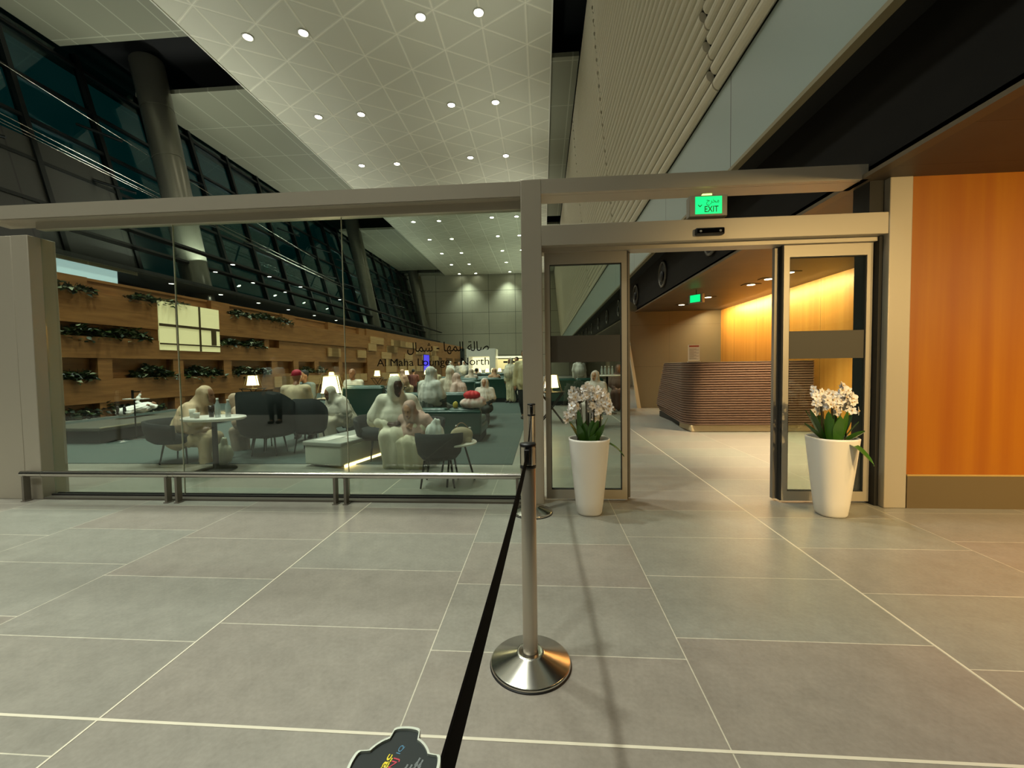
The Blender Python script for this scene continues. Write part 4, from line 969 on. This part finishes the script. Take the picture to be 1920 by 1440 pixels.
# sofas
def sofa(label, x, y, w, rz, hb=0.86, hs=0.45, d=0.9, arms=True, h=None):
    o = thing('sofa', label, 'sofa', (x, y, 0), rz, 'green lounge sofas')
    MB().rbox(-w / 2 + .03, w / 2 - .03, 0.03, d - 0.03, 0.0, 0.14, 0.01, 2).build('plinth', M_dgrey, o)
    MB().rbox(-w / 2, w / 2, 0, d, 0.14, hs - 0.10, 0.03, 3).build('seat_base', M_green, o)
    nsec = max(1, round(w / 0.75))
    for i in range(nsec):
        a = -w / 2 + 0.02 + i * (w - 0.04) / nsec; b2 = a + (w - 0.04) / nsec - 0.01
        MB().rbox(a, b2, 0.16, d, hs - 0.10, hs + 0.03, 0.045, 4).build('seat_cushion', M_green, o)
        MB().rbox(a, b2, 0.02, 0.24, hs - 0.08, hb, 0.06, 4).build('back_cushion', M_green, o)
    MB().rbox(-w / 2, w / 2, -0.04, 0.08, 0.14, hb - 0.04, 0.03, 3).build('backrest', M_green, o)
    if arms:
        for s in (-1, 1): MB().rbox(s * (w / 2 + 0.05) - 0.07, s * (w / 2 + 0.05) + 0.07, 0, d, 0.14, 0.58, 0.05, 4).build('armrest', M_green, o)
    return o
sofa('low green sofa back nearest the glass, with red bundle on it', -1.67, 7.2, 1.2, 0, 0.60, 0.38, 0.85, False)
sofa('green sofa behind the red bundle with guests in headscarves', -2.44, 9.2, 1.55, 0, 0.76, 0.42, 0.85, False)
sofa('tall green sofa back left of the white-robed guest', -3.66, 8.3, 0.86, 0, 0.97, 0.45, 0.9, True)
sofa('green sofa behind the beige and pink headscarf guests', -2.82, 12.2, 1.8, 0, 0.94, 0.45, 0.9, True)
sofa('green sofa right of the patterned wrap guest, third row back', -2.0, 15.4, 2.6, 0, 0.92, 0.45, 0.9, True)
sofa('tall green sofa end standing beside the aisle', -1.45, 10.6, 0.9, PI / 2, 0.95, 0.45, 0.9, False)
sofa('green sofa in the row under the line of bright lamps', -3.1, 19.0, 3.2, 0, 0.9, 0.45, 0.9, True)
sofa('furthest green sofa before the white kiosk', -3.0, 25.0, 3.6, 0, 0.95, 0.45, 0.9, True)
# chairs
def tub_chair(label, x, y, rz, h=0.74, w=0.62, m=None, s=1.0):
    m = m or M_dgrey; o = thing('tub_chair', label, 'chair', (x, y, 0), rz, None); o.scale = (s, s, s)
    mb = MB(); n_ = 20; vs = []
    for (r, z, f) in ((0.24, 0.30, 0.0), (0.30, 0.36, 0), (0.33, 0.5, 0), (0.335, h, 1), (0.30, h, 1), (0.285, 0.5, 0), (0.25, 0.42, 0)):
        for i in range(n_ + 1):
            a = PI + PI * 1.25 * (i / n_) - PI * 0.125; zz = z
            e = abs(i / n_ - 0.5) * 2
            if f: zz = z - (h - 0.56) * max(0, e - 0.35) ** 1.2 * 1.4
            vs.append((r * w / 0.62 * math.cos(a), r * w / 0.62 * math.sin(a), zz))
    N = n_ + 1; K = 7
    fs = [(j * N + i, j * N + i + 1, (j + 1) % K * N + i + 1, (j + 1) % K * N + i) for j in range(K) for i in range(n_)] + [tuple(j * N for j in range(K)), tuple(j * N + n_ for j in range(K))[::-1]]
    mb.add(vs, fs, 0, True); mb.build('backrest', m, o)
    MB().lathe([(0, 0.30), (0.24, 0.30), (0.28, 0.34), (0.28, 0.42), (0.24, 0.45), (0, 0.455)], 24, sx=w / .62, sy=w / .62).build('seat', m, o)
    for a in range(4):
        c_, s_ = math.cos(PI / 4 + a * PI / 2), math.sin(PI / 4 + a * PI / 2)
        MB().tube((0.2 * c_, 0.2 * s_, 0.30), (0.26 * c_, 0.26 * s_, 0), 0.014, 0.010, 8).build('leg', M_gold, o)
    return o
tub_chair('dark tub chair holding the white-robed guest nearest the glass', -2.37, 5.95, math.radians(212), 0.62, 0.70)
tub_chair('small tub chair under the guest with the pink headscarf', -1.7, 5.95, math.radians(190), 0.58, 0.52)
tub_chair('dark tub chair turned away beside the low round table', -1.17, 4.62, math.radians(5), 0.60, 0.50)
tub_chair('dark green high-backed tub chair in the middle of the lounge', -4.25, 6.2, math.radians(8), 1.0, 0.80, M_greend)
tub_chair('grey-backed chair behind the guest in the red cap', -3.73, 6.45, math.radians(8), 0.86, 0.50)
tub_chair('dark chair of the woman leaning on the table at left', -5.25, 5.7, math.radians(-80), 0.62, 0.8)
tub_chair('dark chair of the hooded guest right of the left table', -4.54, 6.6, math.radians(70), 0.6, 0.66)
# tables
rt = thing('coffee_table', 'low round white table in front of the low green sofa', 'table', (-1.03, 4.72, 0))
MB().lathe([(0, 0.44), (0.26, 0.44), (0.27, 0.45), (0.265, 0.462), (0, 0.462)], 40).build('tabletop', M_white, rt)
for a in range(3):
    c_, s_ = math.cos(a * 2.094 + .4), math.sin(a * 2.094 + .4)
    MB().tube((0.12 * c_, 0.12 * s_, 0.44), (0.24 * c_, 0.24 * s_, 0), 0.012, n=8).build('leg', M_gold, rt)
lt = thing('cafe_table', 'white oval table with cups beside the beige-veiled woman', 'table', (-4.32, 5.2, 0))
MB().lathe([(0, 0.67), (0.37, 0.67), (0.40, 0.69), (0.39, 0.71), (0, 0.71)], 40, sy=0.75).build('tabletop', M_white, lt)
MB().lathe([(0, 0), (0.24, 0), (0.24, 0.012), (0.035, 0.04), (0.03, 0.67), (0, 0.67)], 24).build('pedestal', M_gold, lt)
M_cup = mat('paper_cup', '#dcd8cc', 0.6); M_pet2 = glass('bottle_plastic', '#dfeaea')
def cup(x, y, z, label, h=0.11, m=M_cup):
    o = MB().lathe([(0, 0), (0.027, 0), (0.038, h), (0.035, h), (0.025, 0.006), (0, 0.006)], 20).build('cup', m, loc=(x, y, z)); tag(o, label, 'cup'); return o
cup(-4.55, 5.12, 0.71, 'pale paper cup nearest the veiled woman on the oval table'); cup(-4.43, 5.05, 0.71, 'low white cup in the middle of the oval table', 0.07)
cup(-4.32, 5.16, 0.71, 'dark drink tumbler on the oval table', 0.15, mat('cola_dark', '#2a1c14', 0.2))
def bottle(x, y, z, label, h=0.21):
    o = thing('water_bottle', label, 'bottle', (x, y, z))
    MB().lathe([(0, 0), (0.030, 0), (0.032, 0.01), (0.032, h * .62), (0.013, h * .85), (0.013, h * .93)], 20).build('body', mat('bottle_plastic2', '#b8c4c2', 0.15, alpha=0.55), o)
    MB().lathe([(0.015, h * .92), (0.015, h), (0, h)], 16).build('cap', M_white, o); return o
bottle(-4.20, 5.12, 0.71, 'clear water bottle on the oval table, left of the pair', 0.25); bottle(-4.09, 5.16, 0.71, 'clear water bottle on the oval table, right of the pair', 0.23)
bottle(-1.02, 4.86, 0.462, 'small water bottle on the low round table left of the handbag', 0.17)
bottle(-0.86, 4.84, 0.462, 'small water bottle at the right rim of the low round table', 0.15)
hb = thing('handbag', 'cream pleated handbag on the low round table', 'bag', (-0.93, 4.70, 0.462), 0.1)
g = MB(); g.ell((0, 0, 0.085), (0.13, 0.06, 0.09), 24, 14); g.box(-0.11, 0.11, -0.05, 0.05, 0.0, 0.05); remesh('bag_body', g, mat('cream_fabric', '#b3a184', 0.8, bump=(20, 0.3)), 0.01, 3, hb)
MB().path([(-.08 + .016 * i, 0, .15 + .07 * math.sin(PI * i / 10)) for i in range(11)], 0.006, 6).build('handle', mat('tan_strap', '#8a6a48', 0.6), hb)
pb = MB()
pb.ell((0, 0, 0.10), (0.11, 0.08, 0.13), 20, 12); pb.ell((0.02, 0, 0.22), (0.05, 0.04, 0.06), 12, 8)
o = remesh('cloth_bundle', pb, mat('white_cloth', '#d5d6d0', 0.85, bump=(14, 0.4)), 0.014, 2, fold=0.01); o.location = (-1.25, 4.73, 0.455); tag(o, 'white cloth bundle at the left rim of the low round table', 'bundle')
pb = MB(); pb.ell((0, 0, 0.14), (0.14, 0.10, 0.15), 20, 12); pb.ell((0.03, 0, 0.30), (0.05, 0.04, 0.08), 12, 8)
o = remesh('plastic_bag', pb, mat('pale_green_bag', '#a9ad92', 0.5, bump=(12, 0.5)), 0.016, 1, fold=0.014); o.location = (-4.46, 5.5, 0.01); tag(o, 'pale green plastic bag standing on the carpet under the oval table', 'bag')
# bundle on the low sofa
pb = MB(); pb.ell((0, 0, 0.08), (0.22, 0.14, 0.10), 20, 12); pb.ell((0.14, 0.02, 0.10), (0.10, 0.10, 0.10), 14, 10)
o = remesh('bundle', pb, mat('pink_print', '#c99a90', 0.8, var=('#e8dcd2', 9)), 0.016, 2, fold=0.01); o.location = (-1.25, 7.32, 0.60); tag(o, 'pale pink printed bundle lying on the low green sofa back', 'bundle')
pb = MB(); pb.ell((0, 0, 0.06), (0.15, 0.12, 0.08), 18, 10)
o = remesh('jacket', pb, mat('bright_red_cloth', '#c81e26', 0.7, bump=(14, 0.4)), 0.014, 2, fold=0.012); o.location = (-1.25, 7.33, 0.76); tag(o, 'crumpled bright red jacket on top of the pink bundle', 'jacket')
pb = MB(); pb.ell((0, 0, 0.05), (0.05, 0.04, 0.07), 14, 8)
o = remesh('snack_packet', pb, mat('yellow_packet', '#b9a840', 0.5), 0.01, 1); o.location = (-1.54, 7.28, 0.60); tag(o, 'small yellow packet on the low green sofa back', 'packet')
# long bench by the oak wall and things on it
lb = thing('long_bench', 'long dark bench at far left carrying the lying white-robed guest', 'bench', (-8.35, 7.2, 0))
MB().rbox(-0.95, 0.35, -0.2, 3.0, 0.24, 0.31, 0.02, 2).build('seat', mat('bench_top', '#4b4a40', 0.5), lb)
MB().box(-0.85, 0.2, -0.1, 2.9, 0.0, 0.24).build('plinth', M_dgrey, lb)
MB().box(0.33, 0.36, -0.2, 3.0, 0.295, 0.315).build('edge_strip', mat('pale_edge2', '#a89e84', 0.4), lb)
ly = person('person lying on the long bench in a white robe with one raised arm', (-7.98, 8.75, 0.55), 0, 'stand', 0.66, 'mid', '#e8e6df', None, None, None, reach=((-0.3, 0.1, 0.9), (0.35, 0.42, 1.55)), vox=0.018)
ly.rotation_euler = (PI / 2 - 0.06, 0, PI + 0.25); ly.location = (-9.01, 8.3, 0.45)
sb = thing('book_stand', 'small dark reading stand with a white shelf edge above the bench', 'stand', (-7.94, 7.6, 0))
MB().tube((0, 0, 0), (0, 0, 0.78), 0.012, n=8).build('stem', M_gold, sb); MB().lathe([(0, 0), (0.15, 0), (0.15, 0.012), (0, 0.02)], 24).build('base', M_gold, sb)
MB().box(-0.22, 0.22, -0.03, 0.10, 0.78, 0.795).build('shelf', M_white, sb); MB().box(-0.06, -0.02, 0, 0.02, 0.795, 0.96).box(-0.06, 0.12, 0, 0.02, 0.92, 0.94).build('bracket', M_gold, sb)
#PART5
# ---------------------------------------------------------------- guests
R = math.radians
person('person in a white robe and headscarf with a dark face, seated nearest the glass', (-2.09, 5.85, -0.1), R(200), 'sit', 1.05, 'dark', '#cfc9b2', '#d9d3c2', lean=0.35, slump=0.45, reach=((-0.05, 0.42, 0.66), (0.10, 0.40, 0.64)), turn=0.5, headtilt=-0.25, vox=0.012)
person('person huddled in a pink headscarf and cream robe beside the white-robed guest', (-1.68, 5.72, -0.10), R(172), 'sit', 0.88, 'light', '#d3ccb0', '#b9988a', lean=0.5, slump=1.0, reach=((-0.06, 0.42, 0.74), (0.06, 0.42, 0.72)), headtilt=-0.35, vox=0.012)
person('woman in beige headscarf leaning over the oval table', (-5.25, 5.65, -0.14), R(-80), 'sit', 0.97, 'mid', '#b3a07c', '#bfa585', lean=0.45, slump=0.3, reach=((-0.15, 0.62, 0.82), (0.12, 0.66, 0.80)), headtilt=-0.15)
person('hooded person in beige bent low at the right of the oval table', (-4.61, 6.6, -0.12), R(95), 'sit', 0.9, 'mid', '#8f8270', '#b89f86', lean=0.6, slump=0.8, headtilt=-0.5)
person('person in a red cap and beige shirt seen from behind', (-4.43, 7.2, 0), R(15), 'sit', 0.98, 'mid', '#c3b292', None, None, '#a81c34', robe_len=False, trousers='#3b3a36', lean=0.05, shirt=True, headtilt=-0.2, turn=0.8)
person('man with dark hair and bluish shirt behind the red-capped guest', (-5.07, 8.7, 0), R(160), 'sit', 0.98, 'mid', '#6d7674', None, '#15110e', robe_len=False, trousers='#2f3236', shirt=True)
person('person wrapped in white and beige left of the tall green sofa back', (-3.56, 7.4, -0.06), R(150), 'sit', 0.92, 'mid', '#b5ad98', '#c9c2b2', lean=0.4, slump=0.8, headtilt=-0.3)
person('bald man in a white shirt looking over the tall green sofa back', (-4.43, 9.6, 0), R(170), 'sit', 1.0, 'mid', '#d2cdc0', robe_len=False, trousers='#3a3a38', shirt=True)
person('person in a patterned grey wrap and white headscarf on the green sofa', (-2.16, 7.75, 0), R(-30), 'sit', 1.0, 'mid', '#4c5148', '#c9c8c0', lean=0.05)
person('person in a beige headscarf seen from behind on the green sofa', (-2.21, 9.85, 0), R(5), 'sit', 0.98, 'light', '#a59c8a', '#c2b6a4')
person('person in a pink headscarf turned sideways, right of the beige headscarf', (-1.87, 9.75, 0), R(70), 'sit', 0.93, 'mid', '#b3908a', '#d0b4aa', lean=0.2, slump=0.3)
person('child in a white knit headscarf and dark coat by the sofa end', (-1.29, 9.3, 0), R(175), 'sit', 0.80, 'light', '#2e3029', '#d2c6bc')
person('tall standing person in a white robe near the buffet', (-1.16, 15.2, -0.0), R(140), 'stand', 0.93, 'mid', '#c6c0a0', '#cfcab6', vox=0.016)
person('person in dark trousers walking beside the central post', (-0.44, 10.3, 0), R(170), 'walk', 0.98, 'mid', '#bdb48e', None, '#15110e', robe_len=False, trousers='#191d1b', shirt=True, vox=0.016)
FAR = [(-6.03, 17.6, 'sit', '#cdb796', '#c49f86', 'person in peach headscarf left of the lamp above the patterned wrap guest'), (-6.12, 19.5, 'sit', '#6a3d35', None, 'person in dark red top low beside the violet screen'),
       (-5.37, 24.2, 'stand', '#d0cec6', '#d8d6d0', 'standing white-robed person under the lettering, nearest the violet screen'), (-4.96, 24.8, 'stand', '#b8b2a8', None, 'standing person in grey under the lettering, second from the violet screen'),
       (-4.45, 23.4, 'stand', '#8a8f92', '#c8c4bc', 'standing person with pale scarf before the brown doors'), (-4.04, 25.6, 'sit', '#d2b49c', '#d8bfa8', 'small seated person in cream before the brown doors'),
       (-4.47, 17.2, 'sit', '#c8b878', '#cbbf9a', 'person in yellowish wrap beside the lamp above the patterned guest'), (-3.23, 20.2, 'sit', '#3c4038', None, 'person in dark coat before the dark pillar'),
       (-1.91, 16.6, 'sit', '#7a2f2a', '#c9a080', 'person in red and orange wrap left of the tall standing figure'), (-0.96, 15.6, 'stand', '#ad9a5a', None, 'standing person in ochre robe behind the tall white-robed figure'),
       (-0.63, 13.4, 'sit', '#d6d0c0', '#e0dcd0', 'small person in white seated beside the central post'), (-2.73, 15.9, 'sit', '#8c4a4a', '#cdbcae', 'person in dark pink behind the third-row green sofa')]
for k, (x, y, ps, rb_, sc2, lab) in enumerate(FAR):
    person(lab, (x, y, 0), R(150 + 37 * k % 80) if ps == 'stand' else R(-25 + 37 * k % 60), ps, 0.95, ('mid', 'light')[k % 2], rb_, sc2, None if sc2 else '#15110e', robe_len=True, vox=0.022, sm=False)

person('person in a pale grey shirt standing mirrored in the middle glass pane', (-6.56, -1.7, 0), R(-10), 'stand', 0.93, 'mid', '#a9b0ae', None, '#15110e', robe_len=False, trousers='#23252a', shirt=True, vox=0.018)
# things seen through the left door leaf
ht = thing('bar_table', 'tall round table with bottles seen through the left glass door', 'table', (1.73, 11.5, 0))
MB().lathe([(0, 1.02), (0.40, 1.02), (0.42, 1.035), (0.41, 1.05), (0, 1.05)], 36).build('tabletop', M_white, ht)
MB().lathe([(0, 0), (0.26, 0), (0.26, 0.012), (0.035, 0.04), (0.03, 1.02), (0, 1.02)], 24).build('pedestal', M_gold, ht)
for k, dx in enumerate((-0.14, -0.05, 0.05, 0.14)): bottle(1.73 + dx, 11.5, 1.05, 'water bottle on the tall table behind the left door, ' + ORD[k] + ' from the hall side', 0.24)
side_table(0.2, 9.8, 0.72, 'dark crossed-leg table under the lamp behind the left door frame')
table_lamp(0.2, 9.8, 0.72, 1.05, 'glowing lamp just inside the left door frame')
person('person in a brown wrap seated behind the tall table with bottles', (2.23, 12.6, 0), R(170), 'sit', 1.0, 'mid', '#5a4034', '#6a5244', vox=0.02, sm=False)
person('person in pale clothes seated behind the left planter orchids', (1.15, 9.2, 0), R(150), 'sit', 0.9, 'light', '#b8aca4', '#c9bcb4', vox=0.018, sm=False)
person('person in a white robe standing far beyond the left door', (1.41, 16.5, 0), R(200), 'stand', 0.95, 'mid', '#d0cabc', '#d8d4c8', vox=0.022, sm=False)
sofa('brown sofa behind the left door glass with people beyond', 1.09, 14.0, 1.8, 0, 0.9, 0.45, 0.9, True)
